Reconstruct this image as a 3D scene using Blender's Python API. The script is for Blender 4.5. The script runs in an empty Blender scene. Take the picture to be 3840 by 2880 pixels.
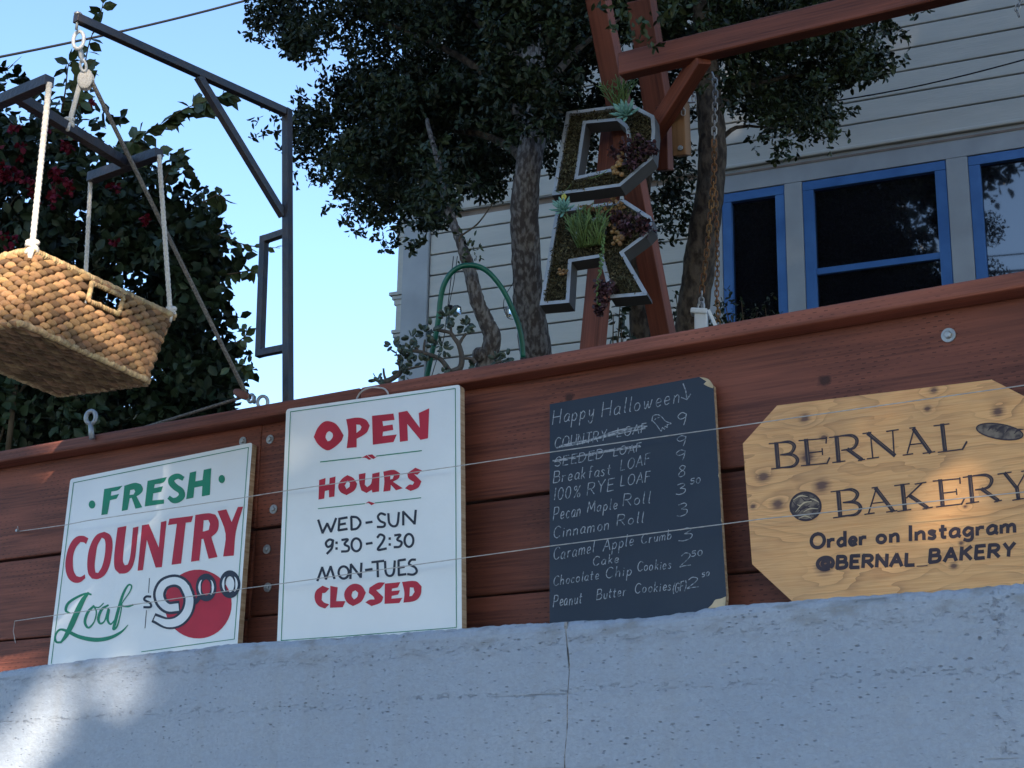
import bpy, math, random
import numpy as np
from mathutils import Vector, Matrix
from mathutils.geometry import tessellate_polygon
random.seed(7); rng = np.random.default_rng(11)
S = bpy.context.scene; COL = S.collection

# ------------------------------------------------------------------ camera
FPX = 6099.0
PT, RL, YW = math.radians(16.8646), math.radians(1.0465), math.radians(32.7233)
_f = np.array([-math.sin(YW)*math.cos(PT), math.cos(YW)*math.cos(PT), math.sin(PT)])
_r = np.array([math.cos(YW), math.sin(YW), 0.0]); _u = np.cross(_r, _f)
R2 = math.cos(RL)*_r + math.sin(RL)*_u; U2 = -math.sin(RL)*_r + math.cos(RL)*_u
CAM = np.array([2.051, -2.995, 1.6])
cd = bpy.data.cameras.new('camera'); cam = bpy.data.objects.new('camera', cd); COL.objects.link(cam)
cd.sensor_width = 36; cd.lens = 36*FPX/3840; cd.clip_start = 0.05; cd.clip_end = 2000
cam.matrix_world = Matrix(((R2[0], U2[0], -_f[0], CAM[0]), (R2[1], U2[1], -_f[1], CAM[1]), (R2[2], U2[2], -_f[2], CAM[2]), (0, 0, 0, 1)))
S.camera = cam

# ------------------------------------------------------------------ light
SUN_AZ, SUN_EL = math.radians(40), math.radians(26)      # azimuth from -Y towards +X
SUN = np.array([math.sin(SUN_AZ)*math.cos(SUN_EL), -math.cos(SUN_AZ)*math.cos(SUN_EL), math.sin(SUN_EL)])
w = bpy.data.worlds.new('World'); S.world = w; w.use_nodes = True
nt = w.node_tree; bg = nt.nodes['Background']; sky = nt.nodes.new('ShaderNodeTexSky'); sky.sky_type = 'NISHITA'
sky.sun_disc = False; sky.sun_elevation = SUN_EL
sky.sun_rotation = math.atan2(SUN[0], SUN[1])
sky.air_density = 1.0; sky.dust_density = .25; sky.ozone_density = 3.6
nt.links.new(sky.outputs[0], bg.inputs[0]); bg.inputs[1].default_value = 0.15
sl = bpy.data.lights.new('sun', 'SUN'); sl.energy = 5.0; sl.angle = math.radians(0.53); sl.color = (1, .86, .68)
so = bpy.data.objects.new('sun', sl); COL.objects.link(so)
so.rotation_euler = Vector(SUN).to_track_quat('Z', 'Y').to_euler()
S.view_settings.view_transform = 'Standard'; S.view_settings.look = 'None'; S.view_settings.gamma = 1
S.view_settings.use_curve_mapping = False; S.view_settings.exposure = 1.27

# ------------------------------------------------------------------ projection of measured picture points onto real planes
def ray(x, y): return _f*FPX + R2*(x-1920) - U2*(y-1440)
def atP(x, y, n, d0):
    n = np.asarray(n, float); d = ray(x, y); return CAM + d*((d0 - CAM@n)/(d@n))
def atY(x, y, Y): return atP(x, y, (0, 1, 0), Y)
def atZ(x, y, Z): return atP(x, y, (0, 0, 1), Z)
def atD(x, y, dep): return CAM + ray(x, y)/FPX*dep
HA = math.radians(8.463); HN = np.array([-math.sin(HA), math.cos(HA), 0]); HX = np.array([math.cos(HA), math.sin(HA), 0])
def atH(x, y, D=6.0): return atP(x, y, HN, D)
def proj(p):
    v = np.asarray(p)-CAM; k = v@_f; return 1920+FPX*(v@R2)/k, 1440-FPX*(v@U2)/k
def hp(s, z, off=0.0): return HX*s + HN*(6.0+off) + np.array([0, 0, z])

# ------------------------------------------------------------------ materials
MATS = {}
def mat(name, col, rough=.7, spec=.3, metal=0, col2=None, scale=8, detail=6, bump=0, bscale=40, coord='Object', stretch=(1, 1, 1), obr=0, attr=0, coat=0, trans=0, thr=(.35, .65), hv=.03):
    if name in MATS: return MATS[name]
    m = bpy.data.materials.new(name); m.use_nodes = True; t = m.node_tree; N = t.nodes; L = t.links; b = N['Principled BSDF']
    b.inputs['Roughness'].default_value = rough; b.inputs['Specular IOR Level'].default_value = spec; b.inputs['Metallic'].default_value = metal
    b.inputs['Coat Weight'].default_value = coat; b.inputs['Transmission Weight'].default_value = trans
    tc = N.new('ShaderNodeTexCoord'); mp = N.new('ShaderNodeMapping'); L.new(tc.outputs[coord], mp.inputs[0]); mp.inputs['Scale'].default_value = stretch
    nz = N.new('ShaderNodeTexNoise'); nz.inputs['Scale'].default_value = scale; nz.inputs['Detail'].default_value = detail; L.new(mp.outputs[0], nz.inputs[0])
    cr = N.new('ShaderNodeValToRGB'); L.new(nz.outputs[0], cr.inputs[0])
    c2 = col2 or tuple(c*.7 for c in col)
    cr.color_ramp.elements[0].color = (*c2, 1); cr.color_ramp.elements[1].color = (*col, 1)
    cr.color_ramp.elements[0].position, cr.color_ramp.elements[1].position = thr
    out = cr.outputs[0]
    if obr or attr:
        if attr: a = N.new('ShaderNodeAttribute'); a.attribute_name = 'var'; rnd = a.outputs['Fac']
        else: a = N.new('ShaderNodeObjectInfo'); rnd = a.outputs['Random']
        mr = N.new('ShaderNodeMapRange'); L.new(rnd, mr.inputs[0]); k = obr or attr; mr.inputs[3].default_value = 1-k; mr.inputs[4].default_value = 1+k
        hs = N.new('ShaderNodeHueSaturation'); L.new(mr.outputs[0], hs.inputs['Value']); L.new(out, hs.inputs['Color'])
        mr2 = N.new('ShaderNodeMapRange'); mth = N.new('ShaderNodeMath'); mth.operation = 'FRACT'; mm = N.new('ShaderNodeMath'); mm.operation = 'MULTIPLY'; mm.inputs[1].default_value = 7.31
        L.new(rnd, mm.inputs[0]); L.new(mm.outputs[0], mth.inputs[0]); L.new(mth.outputs[0], mr2.inputs[0]); mr2.inputs[3].default_value = .5-hv*k; mr2.inputs[4].default_value = .5+hv*k
        L.new(mr2.outputs[0], hs.inputs['Hue']); out = hs.outputs[0]
    L.new(out, b.inputs['Base Color'])
    if bump:
        n2 = N.new('ShaderNodeTexNoise'); n2.inputs['Scale'].default_value = bscale; n2.inputs['Detail'].default_value = 5; L.new(mp.outputs[0], n2.inputs[0])
        bp = N.new('ShaderNodeBump'); bp.inputs['Strength'].default_value = bump; bp.inputs['Distance'].default_value = .01; L.new(n2.outputs[0], bp.inputs['Height']); L.new(bp.outputs[0], b.inputs['Normal'])
    MATS[name] = m; return m

class NB:   # tiny node builder
    def __init__(s, m): s.t = m.node_tree; s.N = s.t.nodes; s.L = s.t.links
    def n(s, ty, **kw):
        o = s.N.new(ty)
        for k, v in kw.items(): setattr(o, k, v)
        return o
    def m(s, op, a, b=None, c=None):
        o = s.N.new('ShaderNodeMath'); o.operation = op
        for i, v in enumerate((a, b, c)):
            if v is None: continue
            if isinstance(v, (int, float)): o.inputs[i].default_value = v
            else: s.L.new(v, o.inputs[i])
        return o.outputs[0]
    def mix(s, f, a, b, mode='MIX'):
        o = s.N.new('ShaderNodeMix'); o.data_type = 'RGBA'; o.blend_type = mode
        for i, v in ((0, f), (6, a), (7, b)):
            if isinstance(v, (int, float)): o.inputs[i].default_value = v
            elif isinstance(v, tuple): o.inputs[i].default_value = (*v, 1)
            else: s.L.new(v, o.inputs[i])
        return o.outputs[2]
    def noise(s, vec, scale, detail=5, rough=.5):
        o = s.N.new('ShaderNodeTexNoise'); o.inputs['Scale'].default_value = scale; o.inputs['Detail'].default_value = detail; o.inputs['Roughness'].default_value = rough
        s.L.new(vec, o.inputs[0]); return o.outputs[0]
    def mapv(s, vec, sc, loc=(0, 0, 0)):
        o = s.N.new('ShaderNodeMapping'); s.L.new(vec, o.inputs[0]); o.inputs['Scale'].default_value = sc; o.inputs['Location'].default_value = loc; return o.outputs[0]
    def rng(s, v, a, b, c=0, d=1):
        o = s.N.new('ShaderNodeMapRange'); s.L.new(v, o.inputs[0])
        for i, x in enumerate((a, b, c, d)): o.inputs[i+1].default_value = x
        return o.outputs[0]

def redwood(name, base, dark, incise=1.0, knots=(), along=0, light=None):
    m = bpy.data.materials.new(name); m.use_nodes = True; b = NB(m); P = b.N['Principled BSDF']
    tc = b.n('ShaderNodeTexCoord').outputs['Object']; oi = b.n('ShaderNodeObjectInfo').outputs['Random']; va = b.n('ShaderNodeVectorMath', operation='ADD'); b.L.new(tc, va.inputs[0]); b.L.new(b.m('MULTIPLY', oi, 37), va.inputs[1]); ts = va.outputs[0]
    if along == 2: sc1, sc2 = (60, 60, 1.6), (14, 14, 1.2)
    else: sc1, sc2 = (1.6, 60, 60), (1.4, 12, 12)
    g = b.noise(b.mapv(ts, sc1), 3, 8, .62); g2 = b.noise(b.mapv(ts, sc2), 1.5, 4); bl = b.noise(ts, 3.0, 3)
    c = b.mix(b.rng(g, .38, .66), dark, base); c = b.mix(b.rng(g2, .42, .68, 0, .55), c, tuple(x*1.45 for x in base)); c = b.mix(b.rng(bl, .45, .75, 0, .5), c, dark)
    hgt = b.rng(g, .3, .7, 0, .35)
    if knots:
        kd = None
        for kx, kz, kr in knots:
            vm = b.n('ShaderNodeVectorMath', operation='DISTANCE'); b.L.new(b.mapv(tc, (.8, .4, 1)), vm.inputs[0]); vm.inputs[1].default_value = (kx*.8, 0, kz)
            q = b.m('DIVIDE', vm.outputs['Value'], kr); kd = q if kd is None else b.m('MINIMUM', kd, q)
        kd = b.m('ADD', kd, b.m('MULTIPLY', b.m('SUBTRACT', b.noise(tc, 60, 3), .5), 1.2))
        c = b.mix(b.rng(kd, .6, 1.2, .85, 0), c, tuple(x*.35 for x in dark))
    if incise:
        sx = b.n('ShaderNodeSeparateXYZ'); b.L.new(tc, sx.inputs[0]); X, Z = sx.outputs[0], sx.outputs[2]
        rowz = b.m('MULTIPLY', Z, 1/.0105); row = b.m('FLOOR', rowz); fz = b.m('ABSOLUTE', b.m('SUBTRACT', b.m('FRACT', rowz), .5))
        fx = b.m('FRACT', b.m('ADD', b.m('MULTIPLY', X, 1/.024), b.m('MULTIPLY', b.m('SINE', b.m('MULTIPLY', row, 12.99)), 3.7)))
        nn = b.noise(b.mapv(tc, (1, 1, 1)), 6, 3)
        mk = b.m('MULTIPLY', b.m('LESS_THAN', fz, .085), b.m('LESS_THAN', fx, .34)); gn = b.n('ShaderNodeNewGeometry'); sn = b.n('ShaderNodeSeparateXYZ'); b.L.new(gn.outputs['Normal'], sn.inputs[0]); mk = b.m('MULTIPLY', mk, b.m('LESS_THAN', b.m('ABSOLUTE', sn.outputs[2]), .5)); mk = b.m('MULTIPLY', mk, b.rng(nn, .42, .62, 0, incise*.75))
        c = b.mix(mk, c, tuple(x*.25 for x in dark)); hgt = b.m('SUBTRACT', hgt, mk)
    hs = b.n('ShaderNodeHueSaturation'); b.L.new(c, hs.inputs['Color']); b.L.new(b.rng(oi, 0, 1, .80, 1.18), hs.inputs['Value'])
    b.L.new(hs.outputs[0], P.inputs['Base Color']); P.inputs['Roughness'].default_value = .62; P.inputs['Specular IOR Level'].default_value = .35
    bp = b.n('ShaderNodeBump'); bp.inputs['Strength'].default_value = .5; bp.inputs['Distance'].default_value = .003; b.L.new(hgt, bp.inputs['Height']); b.L.new(bp.outputs[0], P.inputs['Normal'])
    return m

def concrete_mat():
    m = bpy.data.materials.new('painted_concrete'); m.use_nodes = True; b = NB(m); P = b.N['Principled BSDF']
    tc = b.n('ShaderNodeTexCoord').outputs['Object']
    big = b.noise(b.mapv(tc, (1.2, 1, 3)), 1.6, 5); fine = b.noise(tc, 130, 6, .6); med = b.noise(b.mapv(tc, (1, 1, 1.8)), 28, 4, .6)
    c = b.mix(b.rng(big, .35, .68), (.295, .35, .435), (.345, .39, .46)); c = b.mix(b.rng(fine, .4, .62, .35, 0), c, (.24, .27, .33))
    def pits(scale, lo, hi, thr, stretch):
        v = b.n('ShaderNodeTexVoronoi'); v.inputs['Scale'].default_value = scale; b.L.new(b.mapv(tc, stretch), v.inputs[0])
        sp = b.n('ShaderNodeSeparateColor'); b.L.new(v.outputs['Color'], sp.inputs[0])
        return b.m('MULTIPLY', b.rng(v.outputs['Distance'], lo, hi, 1, 0), b.m('GREATER_THAN', sp.outputs[0], thr))
    p1 = pits(24, .04, .10, .86, (1, 1, 1)); p2 = pits(66, .10, .22, .80, (.6, 1, 1.3)); p3 = pits(120, .12, .28, .72, (.55, 1, 1.4))
    patch = b.rng(b.noise(b.mapv(tc, (1, 1, 2.2)), 4.5, 4), .42, .60)
    p2 = b.m('MULTIPLY', p2, patch); p3 = b.m('MULTIPLY', p3, b.rng(patch, 0, 1, .25, 1))
    sx0 = b.n('ShaderNodeSeparateXYZ'); b.L.new(tc, sx0.inputs[0])
    def band(coord, at, wd, wn, hs_): q = b.m('ABSOLUTE', b.m('SUBTRACT', b.m('ADD', sx0.outputs[coord], b.m('MULTIPLY', b.m('SUBTRACT', b.noise(tc, 4, 3), .5), wn)), at)); return b.m('MULTIPLY', b.rng(q, 0, wd, 1, 0), b.rng(b.noise(b.mapv(tc, (1, 1, hs_)), 55, 4, .7), .55, .62))
    p3 = b.m('ADD', p3, b.m('ADD', band(0, 1.235, .022, .05, 1.4), b.m('ADD', b.m('MULTIPLY', band(2, 1.955, .010, .05, 2.5), .8), b.m('MULTIPLY', band(2, 2.055, .016, .04, 2.5), .6))))
    pit = b.m('MINIMUM', b.m('ADD', b.m('ADD', p1, b.m('MULTIPLY', p2, .8)), b.m('MULTIPLY', p3, .55)), 1)
    c = b.mix(b.m('MULTIPLY', pit, .7), c, (.10, .105, .125))
    # dirt near the top arris and rough streaks
    sx = b.n('ShaderNodeSeparateXYZ'); b.L.new(tc, sx.inputs[0])
    st = b.m('MULTIPLY', b.rng(b.noise(b.mapv(tc, (7, 1, .5)), 2, 4), .52, .72, 0, .35), b.rng(b.noise(tc, 3, 3), .4, .6)); c = b.mix(st, c, (.27, .275, .28))
    fl_ = b.m('ABSOLUTE', b.m('SUBTRACT', b.m('FRACT', b.m('ADD', b.m('MULTIPLY', sx.outputs[2], 1/.145), b.m('MULTIPLY', b.noise(b.mapv(tc, (1.5, 1, 1)), 2, 2), .06))), .5)); fl_ = b.m('MULTIPLY', b.rng(fl_, 0, .02, 1, 0), b.rng(b.noise(b.mapv(tc, (2, 1, 3)), 4, 3), .56, .68)); c = b.mix(b.m('MULTIPLY', fl_, .35), c, (.16, .155, .14)); pit = b.m('ADD', pit, b.m('MULTIPLY', fl_, .6))
    top = b.m('MULTIPLY', b.rng(sx.outputs[2], 2.02, 2.105, 0, 1), b.rng(b.noise(b.mapv(tc, (2, 1, 6)), 9, 5), .5, .68, 0, .6)); c = b.mix(top, c, (.16, .15, .12))
    b.L.new(c, P.inputs['Base Color']); P.inputs['Roughness'].default_value = .55; P.inputs['Specular IOR Level'].default_value = .4
    h = b.m('SUBTRACT', b.m('ADD', b.m('MULTIPLY', fine, .25), b.m('MULTIPLY', med, .7)), b.m('MULTIPLY', pit, .9))
    bp = b.n('ShaderNodeBump'); bp.inputs['Strength'].default_value = .75; bp.inputs['Distance'].default_value = .006; b.L.new(h, bp.inputs['Height']); b.L.new(bp.outputs[0], P.inputs['Normal'])
    return m

M = {}
M['concrete'] = concrete_mat()
KN = [atY(x, y, 0) for x, y in ((3090, 1428), (2135, 1490), (3000, 1420), (1620, 1560))]
M['plank'] = redwood('stained_plank', (.190, .060, .037), (.085, .026, .018), 1.0, [(k[0], k[2], r) for k, r in zip(KN, (.012, .010, .0, .0)) if r])
kc = [atY(x, y, -.05) for x, y in ((290, 1650), (2320, 1320), (850, 1560))]
M['cap'] = redwood('stained_cap', (.240, .076, .046), (.120, .037, .024), .9, [(k[0], k[2], .010) for k in kc])
M['timber'] = redwood('red_timber', (.23, .066, .038), (.12, .034, .021), 0, along=2)
M['beam'] = redwood('red_beam', (.23, .066, .038), (.12, .034, .021), 0)
M['block'] = mat('raw_timber', (.26, .14, .07), .7, stretch=(20, 20, 1), scale=3)
M['galv'] = mat('galvanised', (.38, .40, .42), .45, .5, .55, bump=.3, bscale=90)
M['iron'] = mat('painted_iron', (.016, .017, .026), .38, .5, 0, col2=(.032, .022, .020), scale=14, thr=(.42, .58), bump=.25, bscale=70)
M['signwhite'] = mat('sign_paint', (.77, .79, .79), .38, .4, col2=(.69, .72, .73), scale=5, thr=(.3, .7), bump=.12, bscale=30)
M['ply'] = mat('ply_edge', (.50, .38, .26), .8, col2=(.33, .22, .13), stretch=(1, 1, 30), scale=6)
M['green'] = mat('green_paint', (.014, .23, .125), .5, col2=(.016, .195, .105), scale=20)
M['red'] = mat('red_paint', (.47, .020, .042), .5, col2=(.39, .017, .035), scale=15)
M['navy'] = mat('navy_paint', (.020, .026, .042), .5, col2=(.03, .036, .055), scale=25)
M['chalkboard'] = mat('blackboard_paint', (.030, .040, .058), .6, .35, col2=(.019, .029, .047), scale=4, thr=(.45, .75), bump=.1)
M['chalk'] = mat('chalk', (.36, .38, .41), .95, .1, col2=(.12, .14, .165), scale=160, thr=(.38, .55))
M['worn'] = mat('worn_ply', (.60, .47, .30), .8, scale=30)
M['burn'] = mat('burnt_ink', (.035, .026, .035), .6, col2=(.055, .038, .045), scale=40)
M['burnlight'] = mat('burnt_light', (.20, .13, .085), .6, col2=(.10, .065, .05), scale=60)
M['string'] = mat('string', (.50, .48, .46), .8, scale=60)
M['rope'] = mat('cotton_rope', (.66, .62, .57), .9, .1, col2=(.52, .48, .43), scale=220, bump=.35, bscale=300)
M['oldrope'] = mat('old_rope', (.30, .27, .24), .9, .1, col2=(.18, .16, .14), scale=200, bump=1, bscale=300)
M['strand'] = mat('woven_leaf', (.50, .295, .135), .5, .35, col2=(.20, .095, .042), stretch=(1, 14, 14), scale=6, obr=.55, bump=.6, bscale=30, hv=.016)
M['strand2'] = mat('woven_leaf_joined', (.42, .25, .11), .6, .25, col2=(.22, .11, .045), scale=30, attr=.4, bump=.5, bscale=120)
M['strandb'] = mat('woven_base', (.27, .165, .085), .7, .2, col2=(.13, .075, .036), scale=30, attr=.35, bump=.5, bscale=120)
M['rim'] = mat('rim_cord', (.46, .33, .17), .6, col2=(.30, .19, .09), scale=60, attr=.25)
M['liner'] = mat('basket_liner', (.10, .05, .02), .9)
M['bark'] = mat('bark', (.19, .175, .165), .9, .15, col2=(.070, .058, .054), scale=85, thr=(.44, .60), bump=1, bscale=60, stretch=(1, 1, .45))
M['bark2'] = mat('bark_dark', (.10, .078, .060), .9, .15, col2=(.035, .027, .022), scale=45, thr=(.4, .6), bump=1, bscale=50, stretch=(1, 1, .5))
M['leafA'] = mat('tree_leaf', (.024, .038, .018), .5, .3, col2=(.016, .027, .013), scale=2.5, attr=.85)
M['leafC'] = mat('tree_leaf_c', (.032, .046, .017), .5, .3, col2=(.021, .033, .012), scale=2.5, attr=.9)
M['leafB'] = mat('bougainvillea_leaf', (.028, .048, .024), .5, .3, col2=(.014, .027, .014), scale=3, attr=.5)
M['leafP'] = mat('near_leaf', (.055, .085, .030), .45, .4, col2=(.035, .055, .02), scale=30, obr=.4)
M['bract'] = mat('bract', (.12, .006, .020), .6, .2, attr=.4)
M['twig'] = mat('twig', (.10, .075, .05), .9, .1)
M['hose'] = mat('garden_hose', (.004, .13, .085), .35, .5, scale=10)
M['jade'] = mat('jade_leaf', (.050, .075, .050), .35, .5, scale=20, obr=.3)
M['jadestem'] = mat('jade_stem', (.12, .105, .095), .9, .1, bump=.6, bscale=50)
M['siding'] = mat('siding_paint', (.46, .445, .395), .5, .35, col2=(.40, .39, .35), scale=3.5, thr=(.3, .7), bump=.15, bscale=25, stretch=(.6, 1, 4), obr=.03)
M['backing'] = mat('siding_joint', (.24, .19, .16), .9)
M['trim'] = mat('grey_trim', (.36, .38, .39), .5, .35, scale=4, thr=(.2, .8))
M['bluef'] = mat('blue_frame', (.055, .155, .37), .4, .4, col2=(.042, .125, .31), scale=8, bump=.1)
M['glass'] = mat('window_glass', (.006, .006, .008), .015, 1.0, coat=1, col2=(.006, .006, .008))
M['clear'] = mat('jar_glass', (.8, .85, .85), .05, .5, trans=.9, col2=(.8, .85, .85))
M['plastic'] = mat('black_plastic', (.01, .01, .012), .4)
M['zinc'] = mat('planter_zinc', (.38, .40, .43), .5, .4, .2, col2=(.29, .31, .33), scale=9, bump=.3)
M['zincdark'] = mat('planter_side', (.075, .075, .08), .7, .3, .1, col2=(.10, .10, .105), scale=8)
M['moss'] = mat('moss_soil', (.078, .068, .040), 1, .05, col2=(.026, .022, .015), scale=55, thr=(.38, .62), bump=1, bscale=110)
M['mosst'] = mat('moss_tuft', (.105, .095, .056), .95, .05, attr=.8, scale=20)
M['aeo'] = mat('blue_rosette', (.20, .38, .32), .45, .35, col2=(.15, .31, .26), scale=30)
M['purple'] = mat('purple_rosette', (.075, .034, .042), .5, .3, attr=.8, scale=20)
M['pencil'] = mat('pencil_cactus', (.12, .19, .06), .5, .3, attr=.3, scale=20)
M['yellow'] = mat('yellow_petal', (.50, .46, .10), .6, .2)
M['tan'] = mat('tan_succulent', (.26, .15, .06), .5, .3, attr=.3)
M['chainr'] = mat('rusty_chain', (.24, .115, .045), .6, .4, .4, obr=.35)
M['chaing'] = mat('grey_chain', (.34, .34, .35), .45, .5, .6, obr=.2)
M['whitep'] = mat('white_enamel', (.72, .74, .76), .35, .4)
M['cable'] = mat('cable', (.012, .012, .014), .6)
M['asphalt'] = mat('asphalt', (.055, .055, .058), .9, .2, scale=60, bump=.5, bscale=200)
M['pave'] = mat('pavement_concrete', (.32, .31, .29), .9, .2, col2=(.26, .25, .235), scale=12, bump=.3, bscale=120)
M['jointmortar'] = mat('joint_mortar', (.30, .30, .30), .95, .1, col2=(.12, .115, .11), scale=60, thr=(.42, .56), bump=.6)
M['soil'] = mat('garden_soil', (.06, .045, .032), 1, .1, bump=1)
M['rusty_pulley'] = mat('rusty_pulley', (.22, .085, .055), .6, .4, .2, scale=40)
M['stucco'] = mat('stucco', (.62, .56, .46), .9, .1, scale=5)

def plywood_mat():
    m = bpy.data.materials.new('knotty_plywood'); m.use_nodes = True; b = NB(m); P = b.N['Principled BSDF']
    tc = b.n('ShaderNodeTexCoord').outputs['Object']
    kn = [(527, 360, 30), (545, 605, 42), (270, 725, 38), (632, 780, 44), (360, 895, 38), (205, 912, 18), (1290, 305, 20), (1330, 188, 20), (1728, 320, 32), (650, 1290, 44), (1455, 1280, 20), (1525, 912, 10), (1500, 1140, 14), (645, 482, 20)]
    kd = None
    for x, y, r in kn:
        p = onplane(PB, 2700+x*.60285, 1350+y*.60285); vm = b.n('ShaderNodeVectorMath', operation='DISTANCE')
        b.L.new(b.mapv(tc, (.9, 0, 1.1)), vm.inputs[0]); vm.inputs[1].default_value = (p[0]*.9, 0, p[2]*1.1)
        q = b.m('DIVIDE', vm.outputs['Value'], r*.00030); kd = q if kd is None else b.m('MINIMUM', kd, q)
    wob = b.noise(b.mapv(tc, (1.1, 1, 4)), 2.0, 4); infl = b.rng(kd, 0, 5, 1, 0)
    sx = b.n('ShaderNodeSeparateXYZ'); b.L.new(tc, sx.inputs[0])
    ph = b.m('ADD', b.m('MULTIPLY', sx.outputs[2], 34), b.m('ADD', b.m('MULTIPLY', wob, 12), b.m('MULTIPLY', infl, 1.6)))
    fr = b.m('FRACT', ph); gr = b.m('POWER', fr, 3.0); fib = b.noise(b.mapv(tc, (3, 1, 90)), 4, 6)
    c = b.mix(b.rng(fib, .3, .7), (.68, .325, .11), (.82, .445, .175)); c = b.mix(b.m('MULTIPLY', gr, b.rng(b.noise(b.mapv(tc, (1.5, 1, 4)), 3, 3), .38, .66, .12, .75)), c, (.30, .13, .045))
    c = b.mix(b.rng(b.noise(tc, 5, 3), .45, .7, 0, .35), c, (.36, .20, .09)); kd2 = b.m('ADD', kd, b.m('MULTIPLY', b.m('SUBTRACT', fib, .5), 1.4))
    c = b.mix(b.rng(kd2, .9, 1.7, .6, 0), c, (.22, .10, .045)); c = b.mix(b.rng(kd2, .55, 1.0, .8, 0), c, (.085, .036, .028))
    b.L.new(c, P.inputs['Base Color']); P.inputs['Roughness'].default_value = .5
    bp = b.n('ShaderNodeBump'); bp.inputs['Strength'].default_value = .3; bp.inputs['Distance'].default_value = .002; b.L.new(fib, bp.inputs['Height']); b.L.new(bp.outputs[0], P.inputs['Normal'])
    return m

# ------------------------------------------------------------------ object helpers
WL = {}
def wl(o): return WL.get(o.name, Vector((0, 0, 0)))
def tag(o, label=None, cat=None, group=None, kind=None):
    for k, v in (('label', label), ('category', cat), ('group', group), ('kind', kind)):
        if v: o[k] = v
    return o
def thing(name, loc, label, cat, group=None):
    o = bpy.data.objects.new(name, None); COL.objects.link(o); o.empty_display_size = .1
    o.location = loc; WL[o.name] = Vector(loc); return tag(o, label, cat, group)
def link(name, me, parent=None, M4=None, **kw):
    o = bpy.data.objects.new(name, me); COL.objects.link(o); M4 = M4 or Matrix()
    if parent is not None: o.parent = parent; o.matrix_basis = Matrix.Translation(-wl(parent)) @ M4
    else: o.matrix_basis = M4
    WL[o.name] = M4.to_translation(); return tag(o, **kw)
class G:
    def __init__(s): s.v = []; s.f = []; s.a = []
    def add(s, vs, fs, a=None):
        k = len(s.v); s.v += [tuple(map(float, p)) for p in vs]; s.f += [tuple(i+k for i in q) for q in fs]
        s.a += [random.random() if a is None else a]*len(vs)
    def box(s, c, sx, sy, sz, R=None):
        R = R or Matrix.Identity(3); c = Vector(c)
        vs = [c + R @ Vector((x*sx/2, y*sy/2, z*sz/2)) for x in (-1, 1) for y in (-1, 1) for z in (-1, 1)]
        s.add(vs, [(0, 1, 3, 2), (4, 6, 7, 5), (0, 4, 5, 1), (2, 3, 7, 6), (0, 2, 6, 4), (1, 5, 7, 3)])
    def bar(s, a, b, wd, ht, up=(0, 0, 1)):   # rectangular bar a->b
        a = Vector(a); b = Vector(b); z = (b-a).normalized(); x = Vector(up).cross(z)
        if x.length < 1e-3: x = Vector((1, 0, 0)).cross(z)
        x.normalize(); y = z.cross(x); vs = []
        for p in (a, b):
            for i, j in ((-1, -1), (1, -1), (1, 1), (-1, 1)): vs.append(p + x*i*wd/2 + y*j*ht/2)
        s.add(vs, [(3, 2, 1, 0), (4, 5, 6, 7), (0, 1, 5, 4), (1, 2, 6, 5), (2, 3, 7, 6), (3, 0, 4, 7)])
    def tube(s, pts, r, n=8, caps=True, closed=False):
        pts = [Vector(p) for p in pts]; m = len(pts); rs = r if isinstance(r, (list, tuple)) else [r]*m; vs = []; fs = []; px = None
        for i, p in enumerate(pts):
            if closed: t = pts[(i+1) % m]-pts[i-1]
            else: t = pts[min(i+1, m-1)]-pts[max(i-1, 0)]
            t.normalize()
            if px is None: px = t.orthogonal().normalized()
            px = (px - t*px.dot(t)).normalized(); py = t.cross(px)
            for k in range(n): a = 2*math.pi*k/n; vs.append(p + (px*math.cos(a)+py*math.sin(a))*rs[i])
        for i in range(m if closed else m-1):
            j = (i+1) % m
            for k in range(n): fs.append((i*n+k, i*n+(k+1) % n, j*n+(k+1) % n, j*n+k))
        if caps and not closed: fs += [tuple(range(n))[::-1], tuple((m-1)*n+k for k in range(n))]
        s.add(vs, fs)
    def ell(s, c, rx, ry, rz, R=None, nu=8, nv=5, a=None):
        R = R or Matrix.Identity(3); c = Vector(c); vs = [c + R @ Vector((0, 0, -rz))]; fs = []
        for j in range(1, nv):
            ph = math.pi*j/nv-math.pi/2
            for i in range(nu): th = 2*math.pi*i/nu; vs.append(c + R @ Vector((rx*math.cos(ph)*math.cos(th), ry*math.cos(ph)*math.sin(th), rz*math.sin(ph))))
        vs.append(c + R @ Vector((0, 0, rz))); L = len(vs)-1
        for i in range(nu):
            i2 = (i+1) % nu; fs.append((0, 1+i2, 1+i)); fs.append((L, L-nu+i, L-nu+i2))
            for j in range(nv-2): fs.append((1+j*nu+i, 1+j*nu+i2, 1+(j+1)*nu+i2, 1+(j+1)*nu+i))
        s.add(vs, fs, a)
    def mesh(s, name, m, smooth=False, shift=None):
        me = bpy.data.meshes.new(name); me.from_pydata(s.v, [], s.f); me.materials.append(m)
        at = me.attributes.new('var', 'FLOAT', 'POINT'); at.data.foreach_set('value', s.a)
        if smooth: me.polygons.foreach_set('use_smooth', [True]*len(me.polygons))
        me.update(); return me
    def out(s, name, m, parent=None, smooth=False, bevel=0, **kw):
        o = link(name, s.mesh(name, m, smooth), parent, **kw)
        if bevel:
            bv = o.modifiers.new('bevel', 'BEVEL'); bv.width = bevel; bv.segments = 2; bv.limit_method = 'ANGLE'
        return o
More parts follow.
